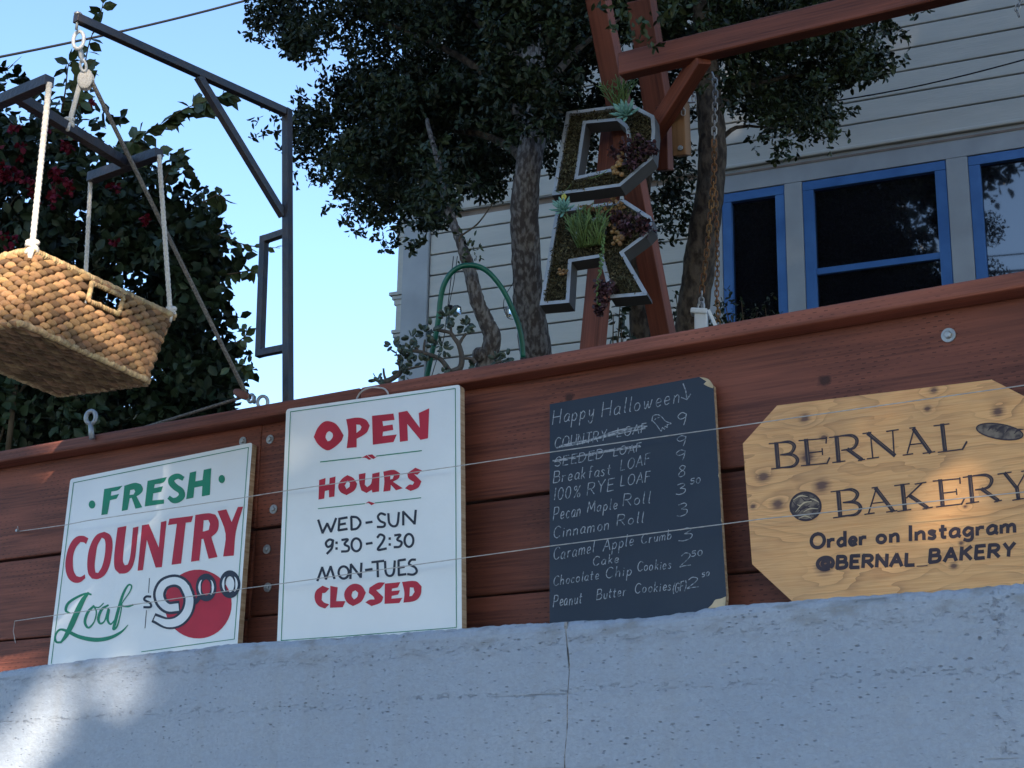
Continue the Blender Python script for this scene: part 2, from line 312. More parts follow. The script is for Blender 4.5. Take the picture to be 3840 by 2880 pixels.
def smooth_path(pts, n=6, closed=False):
    P = [np.array(p, float) for p in pts]; m = len(P); out = []
    for i in range(m if closed else m-1):
        p0 = P[(i-1) % m] if (closed or i > 0) else 2*P[0]-P[1]; p1 = P[i]; p2 = P[(i+1) % m]
        p3 = P[(i+2) % m] if (closed or i < m-2) else 2*P[-1]-P[-2]
        for k in range(n):
            t = k/n; out.append(.5*((2*p1)+(-p0+p2)*t+(2*p0-5*p1+4*p2-p3)*t*t+(-p0+3*p1-3*p2+p3)*t**3))
    if not closed: out.append(P[-1])
    return out
def rotz(a): return Matrix.Rotation(a, 3, 'Z')
def basis(x, y, z): return Matrix((x, y, z)).transposed()

# ------------------------------------------------------------------ foliage
def leaf_mesh(name, m, C, size, var=None, tilt=None, aspect=.5):
    N = len(C); L = size if np.ndim(size) else np.full(N, size)
    L = L*rng.uniform(.7, 1.25, N)
    d = rng.normal(size=(N, 3)); d[:, 2] -= .25; d /= np.linalg.norm(d, axis=1)[:, None]
    e = rng.normal(size=(N, 3)); e[:, :2] *= .6; n = np.cross(d, e); n /= np.linalg.norm(n, axis=1)[:, None]; nn = np.cross(n, d)
    W = L*aspect; V = np.empty((N, 6, 3))
    V[:, 0] = C; V[:, 1] = C+d*(L*.35)[:, None]+n*(W*.5)[:, None]+nn*(W*.12)[:, None]; V[:, 2] = C+d*(L*.75)[:, None]+n*(W*.36)[:, None]+nn*(W*.1)[:, None]
    V[:, 3] = C+d*L[:, None]-nn*(W*.15)[:, None]
    V[:, 4] = C+d*(L*.75)[:, None]-n*(W*.36)[:, None]+nn*(W*.1)[:, None]; V[:, 5] = C+d*(L*.35)[:, None]-n*(W*.5)[:, None]+nn*(W*.12)[:, None]
    me = bpy.data.meshes.new(name); me.vertices.add(N*6); me.vertices.foreach_set('co', V.reshape(-1))
    F = np.empty((N, 2, 4), np.int32); b = (np.arange(N)*6)[:, None]
    F[:, 0] = b+np.array([0, 1, 2, 3]); F[:, 1] = b+np.array([0, 3, 4, 5])
    me.loops.add(N*8); me.loops.foreach_set('vertex_index', F.reshape(-1)); me.polygons.add(N*2)
    me.polygons.foreach_set('loop_start', np.arange(N*2, dtype=np.int32)*4); me.polygons.foreach_set('loop_total', np.full(N*2, 4, np.int32))
    me.update(calc_edges=True); me.materials.append(m)
    at = me.attributes.new('var', 'FLOAT', 'POINT'); vv = rng.random(N) if var is None else var
    at.data.foreach_set('value', np.repeat(vv, 6).astype(np.float32)); return me
def inside(poly, x, y):
    c = False; n = len(poly)
    for i in range(n):
        x1, y1 = poly[i]; x2, y2 = poly[i-1]
        if (y1 > y) != (y2 > y) and x < (x2-x1)*(y-y1)/(y2-y1)+x1: c = not c
    return c
def clumps(poly, d0, d1, n, rmax, rmin=14, fac=.8):
    xs = [p[0] for p in poly]; ys = [p[1] for p in poly]; out = []; tries = 0
    while len(out) < n and tries < n*60:
        tries += 1; x = random.uniform(min(xs), max(xs)); y = random.uniform(min(ys), max(ys))
        if not inside(poly, x, y): continue
        r = rmax*random.uniform(.55, 1.1)
        while r > rmin and not all(inside(poly, x+r*fac*math.cos(a), y+r*fac*math.sin(a)) for a in (0, .785, 1.57, 2.36, 3.14, 3.93, 4.71, 5.5)): r *= .75
        out.append((x, y, max(r, rmin), random.uniform(d0, d1)))
    return out
DM = 3.2
def clump_points(cl, dens):
    P = []; cv = []; cen = []
    for x, y, r, d in cl:
        c = atD(x, y, d); R = r*d/FPX; k = max(6, int(dens*(R**2)*DM))
        u = rng.normal(size=(k, 3)); u /= np.linalg.norm(u, axis=1)[:, None]; rr = R*rng.random(k)**.45
        P.append(c+u*rr[:, None]*np.array([1, 1, .85])); cv.append(np.clip(rng.random()*.5+rng.random(k)*.5, 0, 1)); cen.append((c, R))
    return np.concatenate(P), np.concatenate(cv), cen
def limb(path, r0, r1, name, m, parent, n=10, sm=5, jitter=0.0):
    pts = smooth_path(path, sm); k = len(pts); pts = [p+rng.normal(size=3)*jitter for p in pts]
    g = G(); g.tube(pts, [(r0+(r1-r0)*i/(k-1))*(1+random.uniform(-.05, .05)) for i in range(k)], n); return g.out(name, m, parent, smooth=True)

# ================================================================== SETTING
g = G(); g.add([(-300, -300, 0), (300, -300, 0), (300, 300, 0), (-300, 300, 0)], [(0, 1, 2, 3)]); g.out('ground', M['asphalt'], kind='structure')
sw = thing('sidewalk', (0, -1.5, 0), 'pale concrete pavement slabs running below the grey wall', None); sw['kind'] = 'structure'
for i in range(-8, 9): g = G(); g.box((i*1.5, -1.47, .065), 1.49, 2.6, .13); g.out('paving_slab', M['pave'], sw, bevel=.004)
g = G(); g.add([(-14, .09, 2.60), (14, .09, 2.60), (14, 30, 2.62), (-14, 30, 2.62)], [(0, 1, 2, 3)]); g.out('garden_ground', M['soil'], kind='structure')

# concrete retaining wall: two cast panels with a crack line between
LEDGE = [(-900, 2660), (0, 2514), (100, 2497), (180, 2488), (460, 2455), (935, 2405), (1045, 2398), (1400, 2376), (1740, 2352), (2065, 2328), (2180, 2322), (2420, 2310), (2700, 2268), (3000, 2245), (3300, 2222), (3840, 2184), (4600, 2130)]
LP = [atY(x, y, -.15) for x, y in LEDGE]
def ledge_z(x): return float(np.interp(x, [p[0] for p in LP], [p[2] for p in LP]))
cw = thing('concrete_wall', (0, -.15, 0), 'blue grey painted concrete retaining wall with pitted face below the red boards', 'wall')
def wob(z): return .0035*math.sin(z*23)+.0022*math.sin(z*47+1)
def concrete_panel(x0, x1):
    g = G(); nx = max(2, int((x1-x0)/.01)); zs = [0, 1.0, 1.6] + [1.75+.02*i for i in range(15)]; zs = [0, .5, 1.0, 1.3, 1.5, 1.6]+[1.66+.01*i for i in range(39)]
    xs = np.linspace(x0, x1, nx); rows = []
    rn = rng.normal(size=nx); rn = rn*.0005+np.convolve(rng.normal(size=nx), np.ones(9)/9, 'same')*.0016
    prof = [(-.15, z, 0) for z in zs] + [(-.15, -.03, 1), (-.15, -.02, 1), (-.1475, -.010, 1), (-.1425, -.0025, 1), (-.132, 0, 1), (-.07, .001, 1), (.02, 0, 1)]
    vs = []; fs = []
    for j, (y, z, fl) in enumerate(prof):
        for i, x in enumerate(xs):
            zz = ledge_z(x)+z+(rn[i]*1.6 if z > -.012 else 0) if fl else z
            vs.append((x+wob(zz)*max(0, 1-abs(x-XC)/.12), y, zz))
    for j in range(len(prof)-1):
        for i in range(nx-1): a = j*nx+i; fs.append((a, a+1, a+nx+1, a+nx))
    k = len(vs); vs += [(x0, .02, 0), (x1, .02, 0)]; T = (len(prof)-1)*nx
    fs += [(k, k+1, T+nx-1, T)]; fs.append(tuple([j*nx for j in range(len(prof))]+[k])[::-1]); fs.append(tuple([j*nx+nx-1 for j in range(len(prof))]+[k+1]))
    g.add(vs, fs, .5); g.out('concrete_panel', M['concrete'], cw, smooth=False)
XC = float(atY(2128, 2500, -.15)[0])
concrete_panel(-6, XC-.0015); concrete_panel(XC+.0015, 5)
g = G(); zj = np.linspace(.02, ledge_z(XC)-.004, 160); vs = [(XC+wob(z)+sx_*(.0030+.0008*math.sin(z*40)), -.1494, z) for z in zj for sx_ in (-1, 1)]+[(XC+wob(z)+sx_*.003, -.12, z) for z in zj for sx_ in (-1, 1)]
n_ = len(zj)*2; g.add(vs, [(2*i, 2*i+1, 2*i+3, 2*i+2) for i in range(len(zj)-1)]+[(n_-2, n_-1, 2*n_-1, 2*n_-2)], .5); g.out('joint_filler', M['jointmortar'], cw)
# garden retaining fence of boards
rw = thing('plank_wall', (0, 0, 2.05), 'dark red stained plank wall with a flat cap standing on the concrete', 'wall')
XJ = float(atY(975, 1700, 0)[0])
def plank(x0, x1, z0, z1, y0=0.0, th=.038, sag=0):
    g = G(); g.box(((x0+x1)/2, y0+th/2, (z0+z1)/2), x1-x0, th, z1-z0); return g.out('plank', M['plank'], rw, bevel=.004)
for x0, x1 in ((-5, XJ-.001), (XJ+.001, 4.5)):
    plank(x0, x1, 2.417, 2.684); plank(x0, x1, 2.198 if x0 > -4 else 2.192, 2.410, .001); plank(x0, x1, 1.98, 2.193 if x0 > -4 else 2.187, -.008, .046)
for x0, x1, dz in ((-5, XJ+.35, 0), (XJ+.352, 4.5, 0)):
    g = G(); g.box(((x0+x1)/2, .035, 2.699), x1-x0, .178, .034); g.out('cap_board', M['cap'], rw, bevel=.006)
bolt_me = None
def bolt(x, y, r=.0125, Y=0.0):
    global bolt_me
    if bolt_me is None:
        b = G(); b.tube([(0, 0, 0), (0, -.003, 0), (0, -.0032, 0)], [1*.0125, .0125, .0122], 20); b.tube([(0, -.003, 0), (0, -.0075, 0), (0, -.0085, 0)], [.007, .007, .005], 6); bolt_me = b.mesh('bolt', M['galv'])
    p = atY(x, y, Y); link('bolt', bolt_me, rw, Matrix.Translation(Vector(p)) @ Matrix.Scale(r/.0125, 4) @ Matrix.Rotation(random.random(), 4, 'Y'))
for x, y in ((1014, 1648), (1027, 1910), (1002, 2060), (1005, 2203), (912, 1655), (905, 1880), (900, 2050)): bolt(x, y, .0115)
bolt(3558, 1258, .0145)

# ================================================================== SIGNS
def mkplane(z0, y0, z1, y1):
    k = (y1-y0)/(z1-z0); n = np.array([0, 1, -k]); n /= np.linalg.norm(n); return (n, n@np.array([0, y0, z0]))
def onplane(pl, x, y, off=0.0): return atP(x, y, pl[0], pl[1]-off)
def poly_obj(name, loops, pl, m, parent, off=.0007, thick=0, back=None, **kw):
    fl = [[Vector(onplane(pl, x, y, off)) for x, y in lp] for lp in loops]; flat2 = [[Vector((x, y, 0)) for x, y in lp] for lp in loops]
    tris = tessellate_polygon(flat2); vs = [p for lp in fl for p in lp]; g = G(); fs = [tuple(t) for t in tris]
    if thick:
        n = Vector(pl[0]); k = len(vs); g.add(vs, fs, .5); g2 = G(); bk = [v+n*thick for v in vs]
        fs2 = [tuple(i+k for i in t[::-1]) for t in fs]; o0 = 0
        for lp in fl:
            L = len(lp); fs2 += [(o0+i, o0+(i+1) % L, k+o0+(i+1) % L, k+o0+i) for i in range(L)]; o0 += L
        g2.add([v+n*.0002 for v in vs]+bk, fs2, .5); o = g.out(name, m, parent, **kw); g2.out('board_edge', back, parent); return o
    g.add(vs, fs, .5); return g.out(name, m, parent, **kw)
def csm(lp):
    P = [np.array(p, float) for p in lp]; n = len(P); out = []; T = []; C = []
    if n > 20 or n < 6: return lp
    for i in range(n):
        a = P[i]-P[i-1]; b = P[(i+1) % n]-P[i]; ang = abs(math.degrees(math.atan2(a[0]*b[1]-a[1]*b[0], a@b))); C.append(ang > 48); T.append((P[(i+1) % n]-P[i-1])/2)
    for i in range(n):
        j = (i+1) % n; p, q = P[i], P[j]; L = np.linalg.norm(q-p)
        if C[i] and C[j]: out.append(tuple(p)); continue
        t0 = (q-p) if C[i] else T[i]/np.linalg.norm(T[i])*L; t1 = (q-p) if C[j] else T[j]/np.linalg.norm(T[j])*L
        for k in range(4): t = k/4; out.append(tuple((2*t**3-3*t*t+1)*p+(t**3-2*t*t+t)*t0+(-2*t**3+3*t*t)*q+(t**3-t*t)*t1))
    return out
class Sign:     # collects flat paint on one sign: polygons and brush strokes measured on the photograph
    def __init__(s, pl, root, ox, oy, sc): s.pl, s.root, s.ox, s.oy, s.sc = pl, root, ox, oy, sc
    def t(s, p): return (s.ox+p[0]*s.sc, s.oy+p[1]*s.sc)
    def polys(s, g, shapes, off=.0007):
        for loops in shapes:
            if not isinstance(loops[0][0], (tuple, list)): loops = [loops]
            L2 = [[s.t(p) for p in csm(lp)] for lp in loops]; tr = tessellate_polygon([[Vector((x, y, 0)) for x, y in lp] for lp in L2])
            g.add([onplane(s.pl, x, y, off) for lp in L2 for x, y in lp], [tuple(t) for t in tr], .5)
    def stroke(s, g, pts, w, smooth=True, off=.0007, closed=False):
        P = smooth_path(pts, 5, closed) if (smooth and len(pts) > 2) else [np.array(p, float) for p in pts]
        m = len(P); ws = w if isinstance(w, (list, tuple)) else None; vs = []
        if closed: P = P+[P[0]]; m += 1
        for i, p in enumerate(P):
            a = P[max(i-1, 0)]; b = P[min(i+1, m-1)]
            if closed and i in (0, m-1): a = P[-2]; b = P[1]
            d = b-a; d = d/(np.hypot(*d)+1e-9); nrm = np.array([-d[1], d[0]])
            ww = w if ws is None else float(np.interp(i/(m-1), np.linspace(0, 1, len(ws)), ws))
            e = d*ww*.25 if (not closed) else d*0
            q = p-(e if i == 0 else 0)+(e if i == m-1 else 0)
            for sg in (-1, 1): x, y = s.t(q+nrm*sg*ww/2); vs.append(onplane(s.pl, x, y, off+random.random()*.00005))
        g.add(vs, [(2*i, 2*i+1, 2*i+3, 2*i+2) for i in range(m-1)], .5)
    def strokes(s, g, lst, w, **kw):
        for p in lst: s.stroke(g, p, w, **kw)
    def text(s, g, txt, p0, p1, h, w, slant=.12, track=.28, smooth=True, off=.0007, jit=0.0, lean=None):
        tot = sum(FONT[c][0]+track for c in txt)-track; p0 = np.array(p0, float); p1 = np.array(p1, float); ux = (p1-p0)/tot
        uy = np.array([slant*h, -h]) if lean is None else np.array(lean, float)*h; x = 0
        for c in txt:
            j = np.array([random.uniform(-jit, jit)*h, random.uniform(-jit, jit)*h])
            for st in FONT[c][1]: s.stroke(g, [p0+ux*(x+a)+uy*b+j for a, b in st], w, smooth and len(st) > 2, off)
            x += FONT[c][0]+track
def arc(cx, cy, rx, ry, a0, a1, n=7): return [(cx+rx*math.cos(math.radians(a0+(a1-a0)*i/n)), cy+ry*math.sin(math.radians(a0+(a1-a0)*i/n))) for i in range(n+1)]
def l2(*p): return list(p)
FONT = {
 'A': (.7, [[(0, 0), (.35, 1)], [(.35, 1), (.7, 0)], [(.12, .35), (.58, .35)]]), 'B': (.6, [[(0, 0), (0, 1)], [(0, 1), (.4, .97), (.5, .77), (.4, .56), (0, .52)], [(0, .52), (.48, .5), (.6, .27), (.45, .03), (0, 0)]]),
 'C': (.6, [arc(.35, .5, .35, .5, 45, 315)]), 'D': (.65, [[(0, 0), (0, 1)], [(0, 1), (.4, .95), (.65, .5), (.4, .05), (0, 0)]]),
 'E': (.5, [[(0, 0), (0, 1)], [(0, 1), (.5, 1)], [(0, .52), (.42, .52)], [(0, 0), (.5, 0)]]), 'F': (.5, [[(0, 0), (0, 1)], [(0, 1), (.5, 1)], [(0, .52), (.42, .52)]]),
 'G': (.65, [arc(.35, .5, .35, .5, 45, 330), [(.65, .25), (.65, .45)], [(.65, .45), (.4, .45)]]), 'H': (.6, [[(0, 0), (0, 1)], [(.6, 0), (.6, 1)], [(0, .5), (.6, .5)]]),
 'I': (.1, [[(.05, 0), (.05, 1)]]), 'K': (.6, [[(0, 0), (0, 1)], [(.55, 1), (0, .42)], [(.18, .58), (.6, 0)]]), 'L': (.5, [[(0, 1), (0, 0)], [(0, 0), (.5, 0)]]),
 'M': (.8, [[(0, 0), (.08, 1)], [(.08, 1), (.4, .25)], [(.4, .25), (.72, 1)], [(.72, 1), (.8, 0)]]), 'N': (.62, [[(0, 0), (0, 1)], [(0, 1), (.62, 0)], [(.62, 0), (.62, 1)]]),
 'O': (.72, [arc(.36, .5, .36, .5, 90, 450, 12)]), 'P': (.55, [[(0, 0), (0, 1)], [(0, 1), (.42, .97), (.55, .74), (.42, .5), (0, .45)]]),
 'R': (.6, [[(0, 0), (0, 1)], [(0, 1), (.42, .97), (.55, .75), (.42, .52), (0, .48)], [(.25, .48), (.6, 0)]]), 'S': (.55, [[(.52, .85), (.3, 1), (.06, .85), (.1, .6), (.42, .42), (.52, .2), (.3, 0), (0, .12)]]),
 'T': (.6, [[(0, 1), (.6, 1)], [(.3, 1), (.3, 0)]]), 'U': (.6, [[(0, 1), (0, .3), (.12, .05), (.3, 0), (.5, .08), (.6, .3), (.6, 1)]]), 'Y': (.6, [[(0, 1), (.3, .5)], [(.6, 1), (.3, .5)], [(.3, .5), (.3, 0)]]),
 '_': (.7, [[(0, -.05), (.7, -.05)]]), '@': (1.0, [arc(.5, .45, .5, .52, -40, 300, 14), arc(.5, .45, .2, .24, 0, 360, 9), [(.7, .7), (.7, .3), (.85, .2), (1, .45)]]),
 '0': (.5, [arc(.25, .5, .25, .5, 90, 450, 10)]), '1': (.1, [[(.05, 0), (.05, 1)]]), '2': (.5, [[(.02, .8), (.2, 1), (.45, .85), (.4, .55), (.0, .0), (.2, .02), (.55, .02)]]),
 '3': (.5, [[(.02, .92), (.3, 1), (.42, .8), (.2, .55)], [(.2, .55), (.48, .42), (.45, .1), (.2, -.02), (0, .06)]]), '5': (.45, [[(.42, 1), (.08, .95), (.05, .58), (.35, .58), (.45, .3), (.25, 0), (0, .05)]]),
 '8': (.48, [[(.4, .9), (.2, 1), (.05, .82), (.2, .6), (.42, .4), (.42, .12), (.2, 0), (.04, .15), (.12, .42), (.35, .62), (.42, .82), (.4, .9)]]),
 '9': (.48, [[(.45, .85), (.2, 1), (.0, .75), (.15, .5), (.4, .6), (.46, .85)], [(.46, .85), (.44, .4), (.38, 0)]]),
 '%': (.7, [arc(.15, .8, .13, .17, 0, 360, 8), arc(.55, .18, .13, .17, 0, 360, 8), [(.6, 1), (.1, 0)]]), '(': (.2, [[(.2, 1.05), (.02, .6), (.02, .3), (.2, -.1)]]), ')': (.2, [[(0, 1.05), (.18, .6), (.18, .3), (0, -.1)]]),
 'a': (.42, [[(.38, .5), (.2, .56), (.02, .35), (.05, .06), (.22, .02), (.38, .2), (.4, .5)], [(.4, .5), (.38, .1), (.46, .0)]]), 'b': (.42, [[(.02, 1), (.02, 0)], [(.02, .35), (.25, .52), (.42, .3), (.3, .02), (.02, .04)]]),
 'c': (.36, [[(.34, .48), (.18, .55), (.02, .3), (.14, .02), (.36, .08)]]), 'd': (.42, [[(.4, 1), (.4, 0)], [(.4, .42), (.2, .54), (.02, .28), (.16, .0), (.4, .15)]]),
 'e': (.38, [[(.03, .26), (.36, .3), (.3, .52), (.12, .52), (.02, .25), (.15, .0), (.38, .08)]]), 'f': (.32, [[(.34, .95), (.2, 1), (.14, .8), (.14, 0)], [(0, .52), (.3, .55)]]),
 'g': (.42, [[(.38, .48), (.18, .54), (.02, .28), (.16, .02), (.38, .2)], [(.4, .52), (.4, -.2), (.22, -.34), (.04, -.26)]]), 'h': (.4, [[(.02, 1), (.02, 0)], [(.02, .35), (.22, .54), (.36, .4), (.38, 0)]]),
 'i': (.1, [[(.05, .5), (.05, 0)], [(.05, .7), (.05, .74)]]), 'k': (.36, [[(.02, 1), (.02, 0)], [(.32, .52), (.03, .22)], [(.12, .3), (.36, 0)]]), 'l': (.12, [[(.06, 1), (.04, .1), (.12, 0)]]),
 'm': (.66, [[(.02, .52), (.02, 0)], [(.02, .38), (.2, .54), (.32, .42), (.32, 0)], [(.32, .38), (.5, .54), (.62, .42), (.64, 0)]]), 'n': (.4, [[(.02, .52), (.02, 0)], [(.02, .36), (.22, .54), (.36, .42), (.38, 0)]]),
 'o': (.4, [arc(.2, .27, .2, .27, 60, 420, 9)]), 'p': (.4, [[(.02, .5), (.02, -.45)], [(.02, .35), (.22, .54), (.4, .3), (.26, .0), (.02, .08)]]), 'r': (.3, [[(.02, .52), (.02, 0)], [(.02, .34), (.14, .5), (.3, .5)]]),
 's': (.32, [[(.3, .46), (.14, .54), (.03, .42), (.28, .18), (.2, .0), (0, .05)]]), 't': (.28, [[(.13, .85), (.12, .1), (.26, .02)], [(0, .55), (.28, .57)]]),
 'u': (.4, [[(.02, .5), (.04, .12), (.2, .0), (.36, .2), (.38, .5)], [(.38, .5), (.38, .0)]]), 'w': (.58, [[(.02, .5), (.1, .04), (.2, .02), (.3, .45)], [(.3, .45), (.36, .05), (.48, .05), (.58, .52)]]),
 'y': (.4, [[(.02, .5), (.06, .15), (.2, .05), (.36, .25), (.38, .5)], [(.38, .5), (.34, -.3), (.16, -.45), (.02, -.25)]]),
}
def rounded(c, r=14):
    out = []; n = len(c)
    for i in range(n):
        p0, p1, p2 = (np.array(c[(i+k) % n], float) for k in (-1, 0, 1)); a = p1+(p0-p1)/np.hypot(*(p0-p1))*r; b = p1+(p2-p1)/np.hypot(*(p2-p1))*r
        for t in (0, .33, .67, 1): out.append(tuple((1-t)**2*a+2*t*(1-t)*p1+t*t*b))
    return out

# --- FRESH COUNTRY Loaf
PF = mkplane(2.09, -.105, 2.62, -.022)
A = (0, 1500, .66305)
def full(pts, T): return [(T[0]+x*T[2], T[1]+y*T[2]) for x, y in pts]
r1 = thing('fresh_loaf_sign', onplane(PF, 560, 2440), 'white painted sign reading FRESH COUNTRY Loaf $9.00 with a red disc', 'sign')
poly_obj('board', [rounded(full([(398, 447), (1427, 240), (1340, 1425), (262, 1560)], A), 10)], PF, M['signwhite'], r1, off=0, thick=.018, back=M['ply'])
s1 = Sign(PF, r1, *A)
g = G(); s1.strokes(g, [[(416, 468), (1405, 268)], [(1405, 268), (1325, 1352)], [(1325, 1352), (800, 1424)], [(416, 468), (290, 1490)]], 4, smooth=False); g.out('border_line', M['green'], r1)
s1b = Sign(PF, r1, 0, 1400, .36166); g = G()
s1b.polys(g, [[(1080, 1200), (1270, 1165), (1225, 1210), (1155, 1225), (1148, 1270), (1235, 1250), (1208, 1300), (1140, 1315), (1115, 1460), (1050, 1470)],
 [[(1290, 1165), (1400, 1135), (1460, 1150), (1482, 1195), (1465, 1240), (1415, 1275), (1475, 1388), (1405, 1403), (1365, 1290), (1345, 1295), (1322, 1415), (1262, 1428)], [(1350, 1210), (1390, 1203), (1402, 1225), (1385, 1255), (1342, 1262)]],
 [(1530, 1115), (1730, 1075), (1695, 1130), (1605, 1150), (1597, 1190), (1690, 1170), (1672, 1228), (1588, 1245), (1580, 1318), (1700, 1308), (1700, 1350), (1500, 1380)],
 [(1968, 1030), (2035, 1015), (2025, 1120), (2100, 1105), (2112, 1000), (2190, 985), (2175, 1260), (2092, 1275), (2098, 1168), (2015, 1185), (2005, 1290), (1930, 1305)],
 arc(954, 1360, 34, 42, 0, 330, 11)])
s1b.stroke(g, [(1892, 1088), (1845, 1066), (1785, 1090), (1778, 1135), (1820, 1180), (1875, 1220), (1885, 1270), (1845, 1310), (1795, 1318), (1755, 1290)], [46, 58, 66, 66, 66, 66, 58, 40])
s1.polys(g, [arc(1254, 447, 18, 23, 0, 330, 11)]); g.out('fresh_lettering', M['green'], r1)
g = G(); s1.polys(g, [[(500, 782), (470, 768), (430, 775), (398, 812), (377, 870), (369, 940), (382, 1000), (412, 1030), (450, 1032), (482, 1008), (480, 986), (455, 1000), (432, 995), (416, 965), (412, 910), (416, 870), (432, 830), (455, 803), (475, 806), (486, 815)],
 [[(590, 745), (622, 762), (636, 800), (632, 870), (618, 940), (592, 990), (555, 1012), (520, 1010), (500, 985), (493, 930), (500, 860), (520, 800), (550, 760)], [(576, 778), (592, 790), (596, 830), (590, 890), (575, 945), (555, 978), (540, 975), (535, 940), (541, 880), (552, 820)]],
 [(665, 722), (715, 712), (705, 790), (698, 860), (695, 912), (706, 935), (723, 930), (735, 890), (745, 800), (752, 722), (783, 715), (771, 830), (762, 900), (745, 950), (715, 978), (675, 982), (650, 955), (645, 900), (652, 820)],
 [(803, 708), (842, 702), (898, 835), (910, 690), (942, 683), (915, 945), (880, 948), (830, 790), (808, 962), (778, 966)],
 [(958, 672), (1092, 655), (1082, 690), (1050, 694), (1024, 925), (970, 932), (1000, 700), (950, 708)],
 [[(1105, 650), (1180, 640), (1218, 648), (1236, 685), (1230, 740), (1195, 775), (1230, 888), (1180, 898), (1150, 785), (1140, 787), (1127, 908), (1080, 915)], [(1152, 680), (1178, 678), (1188, 700), (1180, 735), (1146, 745)]],
 [(1230, 628), (1280, 618), (1310, 690), (1345, 605), (1375, 603), (1335, 740), (1322, 880), (1262, 885), (1275, 755)]]); g.out('country_lettering', M['red'], r1)
g = G(); s1.stroke(g, [(395, 1205), (372, 1190), (385, 1150), (430, 1118), (485, 1095), (515, 1100)], [8, 16, 14, 12, 10]); s1.stroke(g, [(500, 1090), (470, 1130), (440, 1190), (405, 1270), (375, 1330), (345, 1370)], [12, 26, 32, 32, 24, 10])
s1.stroke(g, [(345, 1370), (318, 1368), (312, 1335), (335, 1300), (375, 1305), (450, 1340), (540, 1356), (620, 1345), (685, 1312), (724, 1272)], [12, 12, 10, 12, 20, 24, 22, 14, 4])
s1.stroke(g, [(530, 1165), (497, 1200), (480, 1255), (500, 1288), (532, 1255), (545, 1200), (530, 1165)], [12, 16, 16, 12, 8, 8, 10]); s1.stroke(g, [(530, 1170), (560, 1172), (585, 1150)], 7)
s1.stroke(g, [(612, 1160), (575, 1185), (556, 1235), (566, 1264), (592, 1248), (615, 1180), (608, 1240), (625, 1268), (648, 1245)], [10, 16, 16, 12, 8, 14, 14, 10, 6])
s1.stroke(g, [(648, 1245), (690, 1150), (732, 1088), (744, 1052), (724, 1048), (695, 1100), (668, 1190), (648, 1270), (642, 1296), (662, 1280), (680, 1215), (690, 1150)], [5, 6, 7, 9, 12, 16, 18, 16, 10, 7, 6]); s1.stroke(g, [(690, 1165), (725, 1168), (752, 1158)], 10); g.out('loaf_lettering', M['green'], r1)
g = G(); s1.polys(g, [arc(1120, 1154, 190, 195, 0, 352, 40)]); g.out('red_disc', M['red'], r1)
nine = [(1062, 1090), (1035, 1042), (988, 1022), (930, 1040), (902, 1090), (912, 1140), (950, 1174), (1000, 1172)]
tail = [(1052, 1062), (1072, 1130), (1056, 1200), (1008, 1250), (945, 1262), (880, 1236)]
g = G(); s1.stroke(g, nine, 72, off=.0011); s1.stroke(g, tail, [66, 72, 72, 72, 66, 56], off=.00115)
for cx, cy in ((1166, 1060), (1300, 1042)): s1.stroke(g, arc(cx, cy, 42, 62, 0, 330, 11), 34, closed=True, off=.0011)
s1.stroke(g, [(1085, 1150), (1110, 1140), (1130, 1110)], 24, off=.0011)
s1.stroke(g, [(852, 1112), (826, 1112), (816, 1130), (848, 1148), (852, 1170), (814, 1172)], 13); s1.stroke(g, [(845, 1008), (840, 1090)], 4, smooth=False); s1.stroke(g, [(828, 1190), (820, 1290)], 4, smooth=False); g.out('price_outline', M['navy'], r1)
g = G(); s1.stroke(g, nine, 42, off=.0016); s1.stroke(g, tail, [40, 44, 46, 48, 44, 26], off=.00165)
for cx, cy in ((1166, 1060), (1300, 1042)):
    s1.stroke(g, arc(cx-20, cy, 18, 44, 110, 250, 6), [3, 14, 3], off=.0017); s1.stroke(g, arc(cx+20, cy, 18, 44, -70, 70, 6), [3, 14, 3], off=.0017)
g.out('price_numeral', M['signwhite'], r1)

# --- OPEN HOURS
PO = mkplane(2.09, -.125, 2.70, -.076); A = (950, 1400, .63291)
r2 = thing('hours_sign', onplane(PO, 1390, 2360), 'tall white painted sign reading OPEN HOURS WED-SUN 9:30-2:30 with a wire handle', 'sign')
poly_obj('board', [rounded(full([(195, 212), (1225, 66), (1236, 1530), (138, 1640)], A), 12)], PO, M['signwhite'], r2, off=0, thick=.018, back=M['ply'])
s2 = Sign(PO, r2, *A)
g = G(); s2.strokes(g, [[(220, 228), (1197, 90)], [(1197, 90), (1203, 1506)], [(1203, 1506), (500, 1560), (165, 1583)], [(220, 228), (165, 1583)]], 4.5, smooth=False); s2.stroke(g, [(397, 525), (640, 498)], 6, smooth=False); s2.stroke(g, [(730, 490), (997, 458)], 6, smooth=False)
s2.stroke(g, [(384, 802), (660, 772)], 5, smooth=False); s2.stroke(g, [(720, 768), (993, 737)], 5, smooth=False); g.out('green_lines', M['green'], r2)
g = G(); s2.polys(g, [[[(447, 283), (492, 302), (535, 367), (520, 402), (462, 450), (430, 455), (383, 420), (358, 377), (380, 325), (413, 290)], [(450, 342), (468, 355), (471, 375), (455, 398), (440, 402), (428, 380), (436, 352)]],
 [[(550, 272), (620, 262), (667, 275), (690, 310), (670, 352), (612, 388), (612, 438), (553, 443), (562, 350)], [(610, 303), (632, 305), (641, 318), (634, 335), (611, 353)]],
 [(703, 252), (830, 238), (836, 276), (765, 284), (769, 312), (825, 303), (829, 335), (768, 346), (765, 372), (850, 362), (830, 407), (708, 423)],
 [(860, 232), (912, 222), (986, 322), (980, 235), (1042, 207), (1035, 385), (990, 394), (912, 300), (916, 399), (868, 406)]]); g.out('open_lettering', M['red'], r2)
